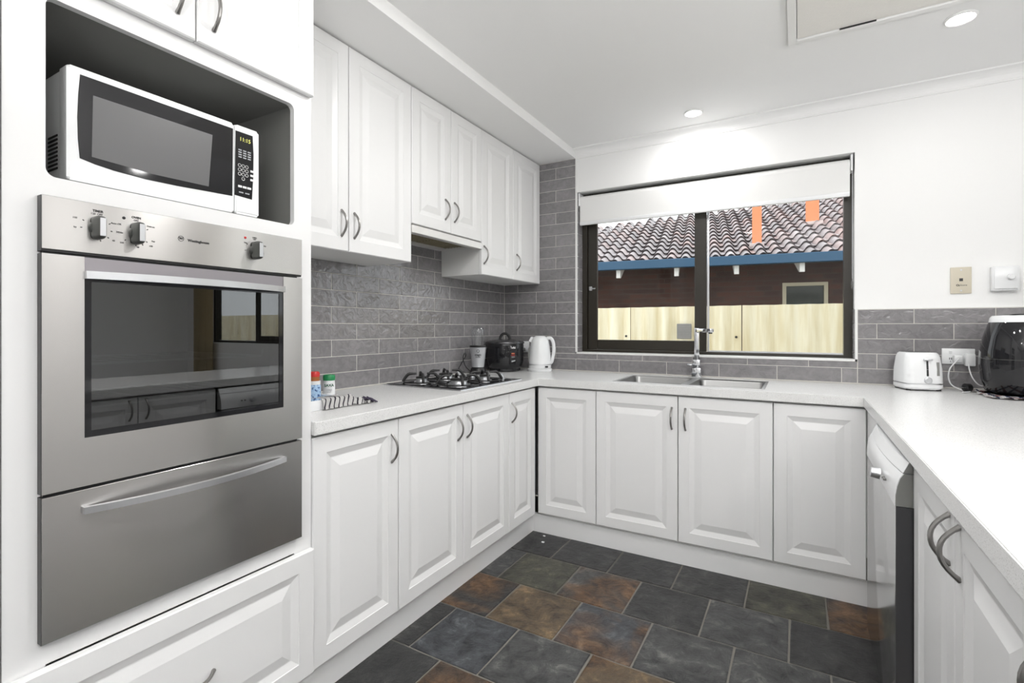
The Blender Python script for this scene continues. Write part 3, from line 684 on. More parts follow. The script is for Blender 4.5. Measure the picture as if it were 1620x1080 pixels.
bm = bmesh.new()
for r in range(3): bx(bm, XM+.0006, XM+.0011, -2.3035, -2.2925, 1.6385-r*.0125, 1.6445-r*.0125, .0002)
for c_ in range(3): bx(bm, XM+.0006, XM+.0011, -2.3395+c_*.0135, -2.328+c_*.0135, 1.588, 1.594, .0002)
obj('function_key', bm, 'inkwhite', cpn)['kind'] = 'stuff'
bm = bmesh.new()
for r in range(4):
    for c_ in range(3): bx(bm, XM+.0006, XM+.0010, -2.3385+c_*.0135, -2.329+c_*.0135, 1.672+r*.0065, 1.6755+r*.0065)
for c_ in range(2): bx(bm, XM+.0006, XM+.0010, -2.337+c_*.018, -2.324+c_*.018, 1.573, 1.5765)
obj('key_print', bm, 'inkgrey', cpn)['kind'] = 'stuff'
obj('open_button', box(XM-.001, XM+.0012, ms+.004, my1-.004, mz0+.006, mz0+.038, .001), 'whiteplastic', cpn)
# ================================================================== worktop
def slab(xs, ys, mask, z0, z1):
    bm = bmesh.new(); V = {}
    def vv(i, j, k):
        if (i, j, k) not in V: V[(i, j, k)] = bm.verts.new((xs[i], ys[j], (z0, z1)[k]))
        return V[(i, j, k)]
    for i in range(len(xs)-1):
        for j in range(len(ys)-1):
            if not mask(i, j): continue
            bm.faces.new([vv(i, j, 1), vv(i+1, j, 1), vv(i+1, j+1, 1), vv(i, j+1, 1)]); bm.faces.new([vv(i, j, 0), vv(i, j+1, 0), vv(i+1, j+1, 0), vv(i+1, j, 0)])
            for (di, dj, a, b) in ((-1, 0, (i, j+1), (i, j)), (1, 0, (i+1, j), (i+1, j+1)), (0, -1, (i, j), (i+1, j)), (0, 1, (i+1, j+1), (i, j+1))):
                ii, jj = i+di, j+dj
                if 0 <= ii < len(xs)-1 and 0 <= jj < len(ys)-1 and mask(ii, jj): continue
                bm.faces.new([vv(*a, 0), vv(*b, 0), vv(*b, 1), vv(*a, 1)])
    bmesh.ops.dissolve_limit(bm, angle_limit=.01, verts=bm.verts[:], edges=bm.edges[:])
    es = [e for e in bm.edges if len(e.link_faces) == 2 and e.calc_face_angle(0) > 1]
    bmesh.ops.bevel(bm, geom=es, offset=.0022, segments=2, affect='EDGES'); return bm
SX0, SX1, SY0, SY1 = 1.000, 1.748, -.502, -.096
wxs = [.0005, XL, SX0, SX1, XR, 2.80]; wys = [-2.90, -2.1285, YB, SY0, SY1, -.0005]
def wmask(i, j):
    if i == 0: return j >= 1
    if i == 4: return True
    if j <= 1: return False
    return not (i == 2 and j == 3)
tag(obj('worktop', slab(wxs, wys, wmask, CB, CT), 'quartz'), 'white speckled stone worktop running round the kitchen in a U', 'worktop')
# sink
sk = thing('sink', (1.374, -.3, .72), 'double-bowl stainless steel sink set into the worktop under the window', 'sink')
def bowl(x0, x1, y0, y1, dep):
    bm = bmesh.new(); prof = [(0, 0), (.006, -.010), (.010, -dep+.03), (.020, -dep+.008), (.045, -dep)]
    rs = []
    for i, d in prof:
        rs.append([bm.verts.new((p[0], p[1], CT-.001+d)) for p in rrect(x0+i, x1-i, y0+i, y1-i, max(.012, .03), 4)])
    n = len(rs[0])
    for a, b in zip(rs, rs[1:]):
        for k in range(n): bm.faces.new([a[k], b[k], b[(k+1) % n], a[(k+1) % n]])
    bm.faces.new(rs[-1])
    return bm
B1, B2 = (1.014, 1.360, -.484, -.116), (1.392, 1.738, -.492, -.106)
for b in (B1, B2):
    bo = obj('bowl', bowl(*b, .17), 'sinksteel', sk, True)
    cx_, cy_ = (b[0]+b[1])/2, (b[2]+b[3])/2
    obj('drain', lathe(bmesh.new(), [(.040, .7285), (.042, .7305), (.030, .7315), (.028, .7295), (.005, .7295)], (cx_, cy_, 0), 20), 'chrome', bo, True)
xs = [SX0+.0005, B1[0]+.004, B1[1]-.004, B2[0]+.004, B2[1]-.004, SX1-.0005]; ys = [SY0+.0005, -.484, -.114, SY1-.0005]
bm = bmesh.new()
for i in range(5):
    for j in range(3):
        if i in (1, 3) and j == 1: continue
        bx(bm, xs[i], xs[i+1], ys[j], ys[j+1], CT-.003, CT-.0005)
obj('rim', bm, 'sinksteel', sk)
# tap
tp = thing('mixer_tap', (1.366, -.066, CT), 'chrome square-section mixer tap standing behind the sink', 'tap')
TXc, TYc = 1.368, -.064
obj('base', box(TXc-.026, TXc+.026, TYc-.024, TYc+.024, CT+.0005, CT+.058, .004, 2), 'chrome', tp, True)
obj('body', box(TXc-.021, TXc+.021, TYc-.020, TYc+.020, CT+.058, CT+.105, .004, 2), 'chrome', tp, True)
obj('lever', box(TXc-.045, TXc-.018, TYc-.060, TYc-.010, CT+.070, CT+.082, .003, 2), 'chrome', tp, True)
obj('spout_riser', box(TXc-.0135, TXc+.0135, TYc-.012, TYc+.012, CT+.105, CT+.292, .003, 2), 'chrome', tp, True)
mm = Matrix.Translation((TXc, TYc, CT+.278)) @ Matrix.Rotation(math.radians(-52), 4, 'Z')
ar = obj('spout_arm', box(-.012, .165, -.012, .012, -.011, .011, .003, 2, mtx=mm), 'chrome', tp, True)
obj('aerator', lathe(bmesh.new(), [(.010, -.018), (.010, -.0112)], (0, 0, 0), 14, mtx=mm @ Matrix.Translation((.15, 0, 0))), 'black', ar)
# ================================================================== gas cooktop
ck = thing('gas_cooktop', (.28, -.97, CT), 'black gas cooktop with cast-iron trivets set in the left worktop', 'cooktop')
KX0, KX1, KY0, KY1 = .040, .528, -1.275, -.685
obj('steel_surround', rings(bmesh.new(), KX1-KX0, KY1-KY0, [(0, 0), (.001, .002), (.010, .0045), (.014, .0045)], Matrix.Translation((KX0, KY0, CT+.0005))), 'satin', ck)
plate = obj('hob_plate', rings(bmesh.new(), KX1-KX0-.02, KY1-KY0-.11, [(0, .003), (.0, .0065), (.004, .0085)], Matrix.Translation((KX0+.010, KY0+.010, CT))), 'blackgloss', ck)
Zp = CT+.0088
def burner(x, y, R, brass=False):
    b = obj('burner', lathe(bmesh.new(), [(R*1.15, Zp), (R*1.15, Zp+.004), (R*.85, Zp+.006), (R*.80, Zp+.016), (R*.9, Zp+.018), (R*.9, Zp+.022)], (x, y, 0), 28), 'satin', ck, True)
    obj('burner_cap', lathe(bmesh.new(), [(R*.86, Zp+.0225), (R*.88, Zp+.027), (R*.80, Zp+.030), (R*.3, Zp+.031)], (x, y, 0), 28), 'iron', b, True)
    bm = bmesh.new()
    for k in range(4):
        a = math.pi/4+k*math.pi/2; pts = []
        for s in range(9):
            t = s/8; rr = (R+.062)*(1-t)+(R*.80)*t; zz = Zp+.006 + .040*math.sin(min(1, t*1.9)*math.pi/2)
            pts.append((x+rr*math.cos(a), y+rr*math.sin(a), zz))
        tube(bm, pts, [.0075]*5+[.0068, .006, .0055, .005], 8)
    tube(bm, [(x+(R+.062)*math.cos(a), y+(R+.062)*math.sin(a), Zp+.0055) for a in [2*math.pi*k/28 for k in range(28)]], .0030, 6, closed=True)
    obj('trivet', bm, 'iron', ck, True)
burner(.175, -1.135, .034); burner(.405, -1.120, .050); burner(.165, -.915, .044); burner(.410, -.890, .034)
for k in range(4):
    kb = obj('control_knob', lathe(bmesh.new(), [(.021, CT+.0052), (.021, CT+.009), (.0165, CT+.012), (.0155, CT+.026)], (.115+k*.100, -.725, 0), 20), 'satin', ck, True)
    obj('knob_grip', box(.115+k*.100-.004, .115+k*.100+.004, -.740, -.710, CT+.0262, CT+.032, .0015), 'satin', kb)
# ================================================================== dishwasher
XW = 2.106; wy0, wy1 = -1.5480, -.9430
dwm = thing('dishwasher', (2.45, -1.245, .0), 'freestanding dishwasher with a white bowed control panel and steel door', 'dishwasher')
obj('body', box(XRD+.004, 2.72, wy0+.006, wy1-.006, .02, .852), 'dwgrey', dwm)
obj('door', box(XW, XRD+.003, wy0, wy1, .105, .732, .004, 2), 'dwsteel', dwm, True)
def dwpanel(prof, name, material, xin=XRD+.003):
    bm = bmesh.new(); n = 14; rs = []
    for i in range(n+1):
        y = wy0+(wy1-wy0)*i/n; s = -1+2*i/n; b = .016*(1-s*s)
        rs.append([bm.verts.new((x-b*k, y, z)) for x, z, k in prof] + [bm.verts.new((xin, y, prof[-1][1])), bm.verts.new((xin, y, prof[0][1]))])
    m_ = len(rs[0])
    for i in range(n):
        for k in range(m_): bm.faces.new([rs[i][k], rs[i][(k+1) % m_], rs[i+1][(k+1) % m_], rs[i+1][k]])
    bm.faces.new(rs[0][::-1]); bm.faces.new(rs[-1]); return obj(name, bm, material, dwm, True)
dcp = dwpanel([(XW-.001, .733, 0), (XW+.000, .760, .4), (XW+.003, .785, .8), (XW+.009, .805, 1), (XW+.017, .8175, 1)], 'control_panel', 'whiteplastic')
dwpanel([(XW+.016, .8200, 1), (XW+.029, .8480, 1)], 'top_lip', 'whiteplastic')
prism(bmsc := bmesh.new(), [(-XRD, .733), (-XW-.0005, .733), (-XW-.001, .760), (-XW-.005, .785), (-XW-.011, .805), (-XW-.019, .8172), (-XRD, .8172)], -.0018, -.0001, Matrix(((-1, 0, 0, 0), (0, 0, 1, wy0), (0, 1, 0, 0), (0, 0, 0, 1))))
obj('side_cap', bmsc, 'dwgrey', dcp)
prism(bmsc := bmesh.new(), [(-XRD, .8202), (-XW-.017, .8202), (-XW-.030, .8478), (-XRD, .8478)], -.0018, -.0001, Matrix(((-1, 0, 0, 0), (0, 0, 1, wy0), (0, 1, 0, 0), (0, 0, 0, 1))))
obj('lip_side_cap', bmsc, 'dwgrey', dcp)
obj('door_edge', box(XW+.0015, XRD+.0025, wy0-.0012, wy0-.0001, .106, .7315), 'dwedge', dwm)
kb = obj('dial', lathe(bmesh.new(), [(.014, .022), (.0155, .006), (.016, 0)], (0, 0, 0), 20, 'x', mtx=Matrix.Translation((XW-.012, -1.375, .770)) @ Matrix.Rotation(.12, 4, 'Y') @ Matrix.Scale(-1, 4, (1, 0, 0))), 'satin', dcp, True)
for k in range(2): obj('button', box(XW-.012, XW-.004, -1.418-k*.020, -1.410-k*.020, .767, .774, .001), 'dwgrey', dcp)
bm = bmesh.new(); bx(bm, XW+.010, XW+.020, wy0+.01, wy1-.01, .085, .105); bx(bm, 2.18, 2.19, wy0+.01, wy1-.01, .0, .085); obj('kick_panel', bm, 'black', dwm)
# ================================================================== small things on the left worktop
Zt = CT+.0006
# tray with striped towel
tr = thing('serving_tray', (.30, -1.97, CT), 'low white tray at the oven end of the worktop holding spice jars', 'tray')
ty0, ty1, tx0, tx1 = -2.118, -1.852, .165, .412
obj('dish', (lambda b: (bx(b, tx0, tx1, ty0, ty1, Zt, Zt+.005), bx(b, tx0, tx0+.005, ty0, ty1, Zt+.005, Zt+.036), bx(b, tx1-.005, tx1, ty0, ty1, Zt+.005, Zt+.036), bx(b, tx0+.005, tx1-.005, ty0, ty0+.005, Zt+.005, Zt+.036), bx(b, tx0+.005, tx1-.005, ty1-.005, ty1, Zt+.005, Zt+.036), b)[-1])(bmesh.new()), 'whiteplastic', tr)
# towel hangs over the front lip and spills past the end of the tray
bm = bmesh.new(); gv = []; n1 = 40
prof = [(tx1-.055, .0375), (tx1-.03, .0400), (tx1-.006, .0405), (tx1+.004, .0395), (tx1+.010, .034), (tx1+.013, .024), (tx1+.016, .012), (tx1+.021, .0035)]
for i in range(n1+1):
    t_ = i/n1; y = -1.965+t_*.215; k = max(0, (y-(ty1+.004))/.070); row = []
    for j, (x, z_) in enumerate(prof):
        f_ = max(0.0, 1-k)**.6
        zz = Zt + max(.003, z_*(.30+.70*f_) + (.006*math.sin(j*1.3+i*.7) if k > 0 else .0016*math.sin(i*1.1+j*.5)))
        row.append(bm.verts.new((x+(.004*math.sin(i*.9+j) if k > 0 else .0015*math.sin(i*1.1)) + .014*min(1, k), y, zz)))
    gv.append(row)
for i in range(n1):
    for j in range(len(prof)-1): bm.faces.new([gv[i][j], gv[i+1][j], gv[i+1][j+1], gv[i][j+1]])
bmesh.ops.solidify(bm, geom=bm.faces[:], thickness=-.002)
tw_ = thing('tea_towel', (tx1, -1.86, CT), 'black and white striped tea towel draped over the lip of the white tray', 'tea towel')
obj('cloth', bm, 'stripe', tw_, True)
bm = bmesh.new(); rg = random.Random(4)
for k in range(16): 
    y = -1.757+rg.uniform(-.012, .012); x = tx1-.035+k*.0045; tube(bm, [(x, y, Zt+.012+rg.uniform(0, .012)), (x+.004, y+.014, Zt+.010+rg.uniform(0, .006)), (x+.006, y+.026+rg.uniform(0, .012), Zt+.003)], .0028, 5)
o = obj('fringe', bm, mat('dark_fringe', (.05, .04, .07), .9), tw_, True); o['kind'] = 'stuff'
def bottle(name, x, y, prof, label, cat, parts):
    t = thing(name, (x, y, prof[0][1]), label, cat, 'seasonings on the white tray')
    return t
zt_ = Zt+.0066
t = thing('salt_shaker', (.262, -1.800+.0, zt_), 'white salt shaker with a green lid standing by the striped towel', 'shaker')
def place(cx, cy, z0):
    return cx, cy, z0
SXc, SYc = .243, -1.787
Zs = CT+.0006
t.location = (SXc, SYc, Zs); ORG[t] = Vector(t.location)
obj('body', lathe(bmesh.new(), [(.021, Zs), (.0235, Zs+.004), (.0235, Zs+.06), (.022, Zs+.082)], (SXc, SYc, 0), 24), 'whiteplastic', t, True)
obj('lid', lathe(bmesh.new(), [(.0235, Zs+.0822), (.024, Zs+.098), (.021, Zs+.104), (.010, Zs+.106)], (SXc, SYc, 0), 24), 'green', t, True)
def cyl_text(s, size, c, r, z, ang, material, parent, bold=0):
    mt = Matrix.Translation((c[0], c[1], z)) @ Matrix.Rotation(ang, 4, 'Z') @ Matrix.Translation((0, -r, 0)) @ Matrix.Rotation(math.pi/2, 4, 'X')
    return text('lettering', s, size, mt, material, parent, bold=bold)
AC = math.atan2(CAM.x-SXc, -(CAM.y-SYc))
cyl_text('SAXA', .0145, (SXc, SYc), .0240, Zs+.063, AC, 'inkgreen', t, .0004); cyl_text('TABLE', .0075, (SXc, SYc), .0240, Zs+.045, AC, 'inkgrey', t); cyl_text('SALT', .0075, (SXc, SYc), .0240, Zs+.037, AC, 'inkgrey', t)
bx_, by_ = .278, -1.886
t = thing('seasoning_jar', (bx_, by_, zt_), 'red-capped seasoning jar with a pale blue label in the white tray', 'jar')
obj('label_band', lathe(bmesh.new(), [(.0235, zt_), (.0240, zt_+.004), (.0240, zt_+.064), (.0225, zt_+.070)], (bx_, by_, 0), 24), 'bluelabel', t, True)
obj('neck', lathe(bmesh.new(), [(.0232, zt_+.0702), (.0232, zt_+.084)], (bx_, by_, 0), 24), 'whiteplastic', t, True)
obj('cap_window', lathe(bmesh.new(), [(.0195, zt_+.0842), (.0195, zt_+.100)], (bx_, by_, 0), 24), 'spice', t, True)
obj('cap', lathe(bmesh.new(), [(.0200, zt_+.1002), (.0205, zt_+.113), (.016, zt_+.119)], (bx_, by_, 0), 24), 'red', t, True)
bx_, by_ = .205, -1.880
t = thing('pepper_jar', (bx_, by_, zt_), 'small brown glass pepper jar between the salt shaker and the red-capped jar', 'jar')
obj('body', lathe(bmesh.new(), [(.017, zt_), (.019, zt_+.003), (.019, zt_+.030), (.015, zt_+.037)], (bx_, by_, 0), 20), mat('brown_glass', (.07, .035, .02), .15), t, True)
obj('cap', lathe(bmesh.new(), [(.0160, zt_+.0372), (.0165, zt_+.050), (.012, zt_+.053)], (bx_, by_, 0), 20), mat('tan_lid', (.25, .17, .10), .5), t, True)
# personal blender
bX, bY = .120, -.522
t = thing('personal_blender', (bX, bY, CT), 'silver personal blender with a clear upturned cup beside the rice cooker', 'blender')
obj('base', lathe(bmesh.new(), [(.052, CT+.0006), (.054, CT+.010), (.046, CT+.035), (.038, CT+.045)], (bX, bY, 0), 28), 'black', t, True)
obj('motor_body', lathe(bmesh.new(), [(.0385, CT+.0452), (.045, CT+.10), (.0525, CT+.168), (.053, CT+.170)], (bX, bY, 0), 28), mat('silver_paint', (.55, .56, .58), .35, .6), t, True)
obj('collar', lathe(bmesh.new(), [(.0540, CT+.1702), (.0555, CT+.176), (.052, CT+.182)], (bX, bY, 0), 28), 'black', t, True)
bm = lathe(bmesh.new(), [(.0395, CT+.1825), (.0405, CT+.23), (.0405, CT+.27), (.036, CT+.292), (.024, CT+.303), (.004, CT+.306)], (bX, bY, 0), 28)
obj('cup', bm, 'clearcup', t, True)
bm = bmesh.new()
for k in range(8): a = 2*math.pi*k/8; tube(bm, [(bX+.0415*math.cos(a), bY+.0415*math.sin(a), CT+.185), (bX+.0415*math.cos(a), bY+.0415*math.sin(a), CT+.275), (bX+.033*math.cos(a), bY+.033*math.sin(a), CT+.297)], .0016, 5)
obj('cup_rib', bm, 'clearcup', t)['kind'] = 'stuff'
AB = math.atan2(CAM.x-bX, -(CAM.y-bY))
cyl_text('magic', .018, (bX, bY), .0512, CT+.124, AB, 'ink', t, .0003); cyl_text('bullet', .013, (bX, bY), .0500, CT+.110, AB, 'ink', t)
bm = bmesh.new(); q = Matrix.Translation((bX, bY, CT+.148)) @ Matrix.Rotation(AB, 4, 'Z') @ Matrix.Translation((0, -.0525, 0))
tube(bm, [q @ Vector((.0085*math.cos(a), 0, .0085*math.sin(a))) for a in [2*math.pi*k/20 for k in range(20)]], .0014, 5, closed=True); obj('emblem_ring', bm, 'ink', t)
# blender cord
bm = bmesh.new(); pts = [(bX-.05, bY-.02, CT+.02), (bX-.062, bY-.05, CT+.05), (bX-.055, bY-.085, CT+.10), (bX-.050, bY-.075, CT+.135), (bX-.075, bY-.03, CT+.115), (bX-.085, bY-.07, CT+.06), (bX-.070, bY-.11, CT+.035), (bX-.065, bY-.06, CT+.012), (bX-.080, bY+.02, CT+.006), (bX-.085, bY+.10, CT+.006)]
def smoothpts(pts, n=6):
    pts = [Vector(p) for p in pts]; out = []
    for i in range(len(pts)-1):
        p0, p1, p2, p3 = pts[max(i-1, 0)], pts[i], pts[i+1], pts[min(i+2, len(pts)-1)]
        for k in range(n):
            s = k/n; out.append(.5*((2*p1)+(p2-p0)*s+(2*p0-5*p1+4*p2-p3)*s*s+(3*p1-p0-3*p2+p3)*s**3))
    return out+[pts[-1]]
tube(bm, smoothpts(pts), .003, 6); obj('power_cord', bm, 'black', t, True)
# rice cooker
rX, rY = .150, -.236
t = thing('rice_cooker', (rX, rY, CT), 'black rice cooker with a glass lid in the worktop corner', 'rice cooker')
obj('pot_body', lathe(bmesh.new(), [(.100, CT+.0006), (.106, CT+.006), (.104, CT+.02), (.116, CT+.032), (.126, CT+.07), (.128, CT+.178), (.126, CT+.186)], (rX, rY, 0), 40), 'blackgloss', t, True)
obj('rim', lathe(bmesh.new(), [(.130, CT+.1862), (.133, CT+.190), (.131, CT+.198)], (rX, rY, 0), 40), 'dwedge', t, True)
ld = obj('lid', lathe(bmesh.new(), [(.129, CT+.1982), (.124, CT+.203), (.085, CT+.212), (.02, CT+.218)], (rX, rY, 0), 40), 'cookergrey', t, True)
AR = math.atan2(CAM.x-rX, -(CAM.y-rY)); q = Matrix.Translation((rX, rY, CT)) @ Matrix.Rotation(AR, 4, 'Z')
bm = bmesh.new(); tube(bm, [q @ Vector((.034*math.cos(a), 0, .214+.040*math.sin(a))) for a in [math.pi*k/12 for k in range(13)]], [.010]*13, 8); obj('lid_knob', bm, 'black', ld, True)
for s in (-1, 1): obj('side_handle', box(s*.128-.012, s*.128+.012, -.03, .03, .135, .155, .004, 2, mtx=q), 'black', t, True)
qq = q @ Matrix.Rotation(.42, 4, 'Z')
pnl = obj('switch_panel', prism(bmesh.new(), rrect(-.024, .024, .045, .150, .018), 0, .006, qq @ Matrix.Translation((0, -.1245, 0)) @ Matrix.Rotation(math.pi/2, 4, 'X')), 'blackgloss', t)
ql = qq @ Matrix.Translation((0, -.1309, 0)) @ Matrix.Rotation(math.pi/2, 4, 'X')
text('lettering', 'Tefal', .019, qq @ Matrix.Translation((0, -.1290, .162)) @ Matrix.Rotation(math.pi/2, 4, 'X'), 'inkwhite', t, bold=.0004)
text('lettering', 'COOK', .010, ql @ Matrix.Translation((0, .112, 0)), 'red', pnl); text('lettering', 'WARM', .008, ql @ Matrix.Translation((0, .101, 0)), 'inkwhite', pnl)
bm = bmesh.new(); prism(bm, rrect(-.012, .012, .114+.006, .128, .003), 0, .0006, ql); obj('lamp_window', bm, mat('amber_lamp', (.5, .12, .05), .3), pnl)
obj('lever', prism(bmesh.new(), [(-.013, .068), (.014, .074), (.013, .080), (-.013, .077)], 0, .006, ql), 'satin', pnl)
# kettle
kX, kY = .364, -.130
t = thing('electric_kettle', (kX, kY, CT), 'white electric kettle beside the rice cooker', 'kettle')
q = Matrix.Translation((kX, kY, CT)) @ Matrix.Rotation(AR-.15, 4, 'Z')
obj('power_base', lathe(bmesh.new(), [(.080, .0006), (.082, .006), (.082, .016), (.078, .020)], (0, 0, 0), 32, mtx=q), 'whiteplastic', t, True)
obj('jug', lathe(bmesh.new(), [(.076, .0205), (.078, .045), (.076, .050), (.074, .10), (.067, .17), (.060, .205), (.048, .228), (.03, .238), (.01, .240)], (0, 0, 0), 36, mtx=q), 'whiteplastic', t, True)
obj('band', lathe(bmesh.new(), [(.0785, .0440), (.0785, .0492)], (0, 0, 0), 36, mtx=q), 'satin', t, True)
bm = bmesh.new(); tube(bm, smoothpts([q @ Vector(p) for p in ((.048, -.012, .222), (.075, -.014, .222), (.092, -.014, .19), (.094, -.014, .13), (.082, -.012, .07), (.072, -.01, .055))], 5), .0115, 8); obj('handle', bm, 'whiteplastic', t, True)
bm = bmesh.new(); prism(bm, [(-.078, .062), (-.072, .062), (-.067, .16), (-.072, .165), (-.080, .150)], -.02, .02, q @ Matrix.Rotation(math.pi/2, 4, 'X')); obj('water_gauge', bm, 'dwgrey', t)
obj('spout', prism(bmesh.new(), [(-.075, .205), (-.045, .185), (-.045, .232), (-.060, .232)], -.02, .02, q @ Matrix.Rotation(math.pi/2, 4, 'X')), 'whiteplastic', t)
obj('switch', box(.040, .060, -.078, -.070, .028, .040, .002, mtx=q), 'black', t)
# ================================================================== right-hand worktop
tX, tY = 2.383, -.128
t = thing('toaster', (tX, tY, CT), 'white two-slice toaster against the splashback', 'toaster')
q = Matrix.Translation((tX, tY, CT)) @ Matrix.Rotation(math.radians(14), 4, 'Z')
def tub(prof, mtx, r=.035):
    bm = bmesh.new(); rs = []
    for w_, d_, z in prof: rs.append([bm.verts.new(mtx @ Vector((x, y, z))) for x, y in rrect(-w_/2, w_/2, -d_/2, d_/2, r, 5)])
    n = len(rs[0])
    for a, b in zip(rs, rs[1:]):
        for k in range(n): bm.faces.new([a[k], a[(k+1) % n], b[(k+1) % n], b[k]])
    bm.faces.new(rs[0][::-1]); bm.faces.new(rs[-1]); return bm
obj('base', tub([(.142, .150, .006), (.156, .164, .014), (.156, .164, .030)], q), 'whiteplastic', t, True)
obj('band', tub([(.153, .161, .0302), (.153, .161, .0355)], q), 'satin', t, True)
obj('shell', tub([(.156, .164, .0357), (.153, .160, .10), (.142, .148, .155), (.132, .138, .172), (.120, .124, .178)], q), 'whiteplastic', t, True)
for s in (-.028, .028): obj('bread_slot', box(-.055, .055, s-.012, s+.012, .1781, .1790, mtx=q), 'black', t)
lean = q @ Matrix.Translation((0, -.0855, 0)) @ Matrix.Rotation(.085, 4, 'X').inverted()
obj('lever_slot', box(.006-.004, .006+.004, -.0030, .0, .070, .140, mtx=lean), 'black', t)
obj('lever', box(.006-.016, .006+.016, -.020, -.003, .142, .150, .002, 2, mtx=lean), 'satin', t, True)
obj('side_window', box(.042, .053, -.0030, 0, .072, .135, .001, mtx=lean), 'dwgrey', t)
obj('browning_dial', lathe(bmesh.new(), [(.015, .0), (.015, .008), (.012, .011)], (0, 0, 0), 20, mtx=q @ Matrix.Translation((.006, -.0815, .050)) @ Matrix.Rotation(math.pi/2, 4, 'X')), 'satin', t, True)
for x in (-.060, .060):
    for y in (-.055, .055): obj('foot', lathe(bmesh.new(), [(.010, .0004), (.010, .0062)], (0, 0, 0), 10, mtx=q @ Matrix.Translation((x, y, 0))), 'black', t)
# air fryer
aX, aY = 2.716, -.245
t = thing('air_fryer', (aX, aY, CT+.012), 'glossy black egg-shaped air fryer with a white top standing on a checked cloth', 'air fryer')
z = CT+.0125
obj('shell', lathe(bmesh.new(), [(.105, z), (.122, z+.012), (.136, z+.06), (.141, z+.12), (.138, z+.18), (.128, z+.24), (.112, z+.295), (.107, z+.305)], (aX, aY, 0), 44, sx=.98, sy=1.05), 'blackgloss', t, True)
obj('top', lathe(bmesh.new(), [(.1075, z+.3052), (.104, z+.324), (.097, z+.333), (.06, z+.336)], (aX, aY, 0), 44, sx=.98, sy=1.05), 'whiteplastic', t, True)
obj('display', box(aX-.055, aX+.02, aY-.08, aY+.01, z+.3362, z+.3385, .001), 'black', t)
obj('seam', lathe(bmesh.new(), [(.1414, z+.148), (.1414, z+.150)], (aX, aY, 0), 44, sx=.98, sy=1.05), 'dknob', t, True)
AF = math.atan2(CAM.x-aX, -(CAM.y-aY)); q = Matrix.Translation((aX, aY, z)) @ Matrix.Rotation(AF+.85, 4, 'Z')
dwr = obj('basket_front', lathe(bmesh.new(), [(.046, 0), (.046, .014), (.036, .020)], (0, 0, 0), 24, mtx=q @ Matrix.Translation((0, -.130, .085)) @ Matrix.Rotation(math.pi/2, 4, 'X')), 'whiteplastic', t, True)
obj('basket_handle', box(-.015, .015, -.205, -.148, .072, .098, .008, 3, mtx=q), 'whiteplastic', t, True)
# checked cloth
bm = bmesh.new(); n = 22; gv = []
for i in range(n+1):
    row = []
    for j in range(n+1):
        x, y = aX-.140+.290*i/n, aY-.165+.310*j/n; r = math.hypot(x-aX, y-aY)
        z_ = CT+.0012+(.0095 if r < .13 else .0062+.0045*math.sin(i*2.1+j)*math.cos(j*1.7))
        row.append(bm.verts.new((x+.008*math.sin(j*.9), y+.008*math.sin(i*.8), z_)))
    gv.append(row)
for i in range(n):
    for j in range(n): bm.faces.new([gv[i][j], gv[i+1][j], gv[i+1][j+1], gv[i][j+1]])
bmesh.ops.solidify(bm, geom=bm.faces[:], thickness=.001)
tag(obj('checked_cloth', bm, 'check', None, True), 'folded red and navy checked tea towel under the air fryer', 'tea towel')
# power point, phone plate, dimmer
def plate(name, x0, x1, z0, z1, d, label, cat, m_='whiteplastic', y=-.0127):
    t = thing(name, ((x0+x1)/2, y, z0), label, cat); obj('plate', box(x0, x1, y-d, y, z0, z1, .002, 2), m_, t, True); return t
t = plate('power_point', 2.494, 2.616, 1.019, 1.094, .010, 'white double power point with two plugs behind the toaster', 'power point')
for k, x in enumerate((2.526, 2.592)):
    bm = bmesh.new(); bx(bm, x-.005, x-.002, -.0232, -.0227, 1.040, 1.050); bx(bm, x+.002, x+.005, -.0232, -.0227, 1.040, 1.050); bx(bm, x-.001, x+.001, -.0232, -.0227, 1.028, 1.036); obj('socket_slot', bm, 'black', t)
    obj('rocker_switch', box(x-.006, x+.006, -.0255, -.0227, 1.070, 1.084, .001), 'whiteplastic', t)
def plug(x, label, pts, w, h, mt='whiteplastic', zc=1.045):
    p = thing('power_plug', (x, -.024, zc), label, 'plug')
    obj('plug_body', box(x-w/2, x+w/2, -.0245-.035, -.0236, zc-h/2, zc+h/2, .006, 2), mt, p, True)
    bm = bmesh.new(); tube(bm, smoothpts(pts, 7), .0028, 6); obj('cord', bm, mt, p, True)
plug(2.548, 'white round plug with its cord looping down to the worktop', [(2.548, -.058, 1.045), (2.530, -.085, 1.030), (2.508, -.10, 1.000), (2.503, -.10, .96), (2.515, -.10, .925), (2.545, -.12, CT+.006), (2.565, -.17, CT+.0045), (2.53, -.21, CT+.0045)], .032, .034)
plug(2.592, 'white rectangular plug with its cord running to the air fryer', [(2.586, -.052, 1.030), (2.583, -.075, 1.0), (2.590, -.10, .96), (2.612, -.105, .93), (2.64, -.09, .93), (2.67, -.092, .95)], .038, .060, zc=1.042)
p = thing('loose_plug', (2.585, -.165, CT), 'black plug end lying on the worktop beside the air fryer', 'plug')
q = Matrix.Translation((2.562, -.150, CT+.0205)) @ Matrix.Rotation(.5, 4, 'Z')
obj('plug_body', lathe(bmesh.new(), [(.010, -.018), (.019, -.014), (.019, .006), (.012, .014)], (0, 0, 0), 16, 'x', mtx=q), 'black', p, True)
for dy in (-.006, .006): obj('pin', box(-.034, -.018, dy-.003, dy+.003, -.001, .001, mtx=q), 'satin', p)
t = plate('phone_socket', 2.529, 2.607, 1.359, 1.486, .008, 'yellowed cream phone socket plate on the white wall', 'wall socket', 'cream', -.0005)
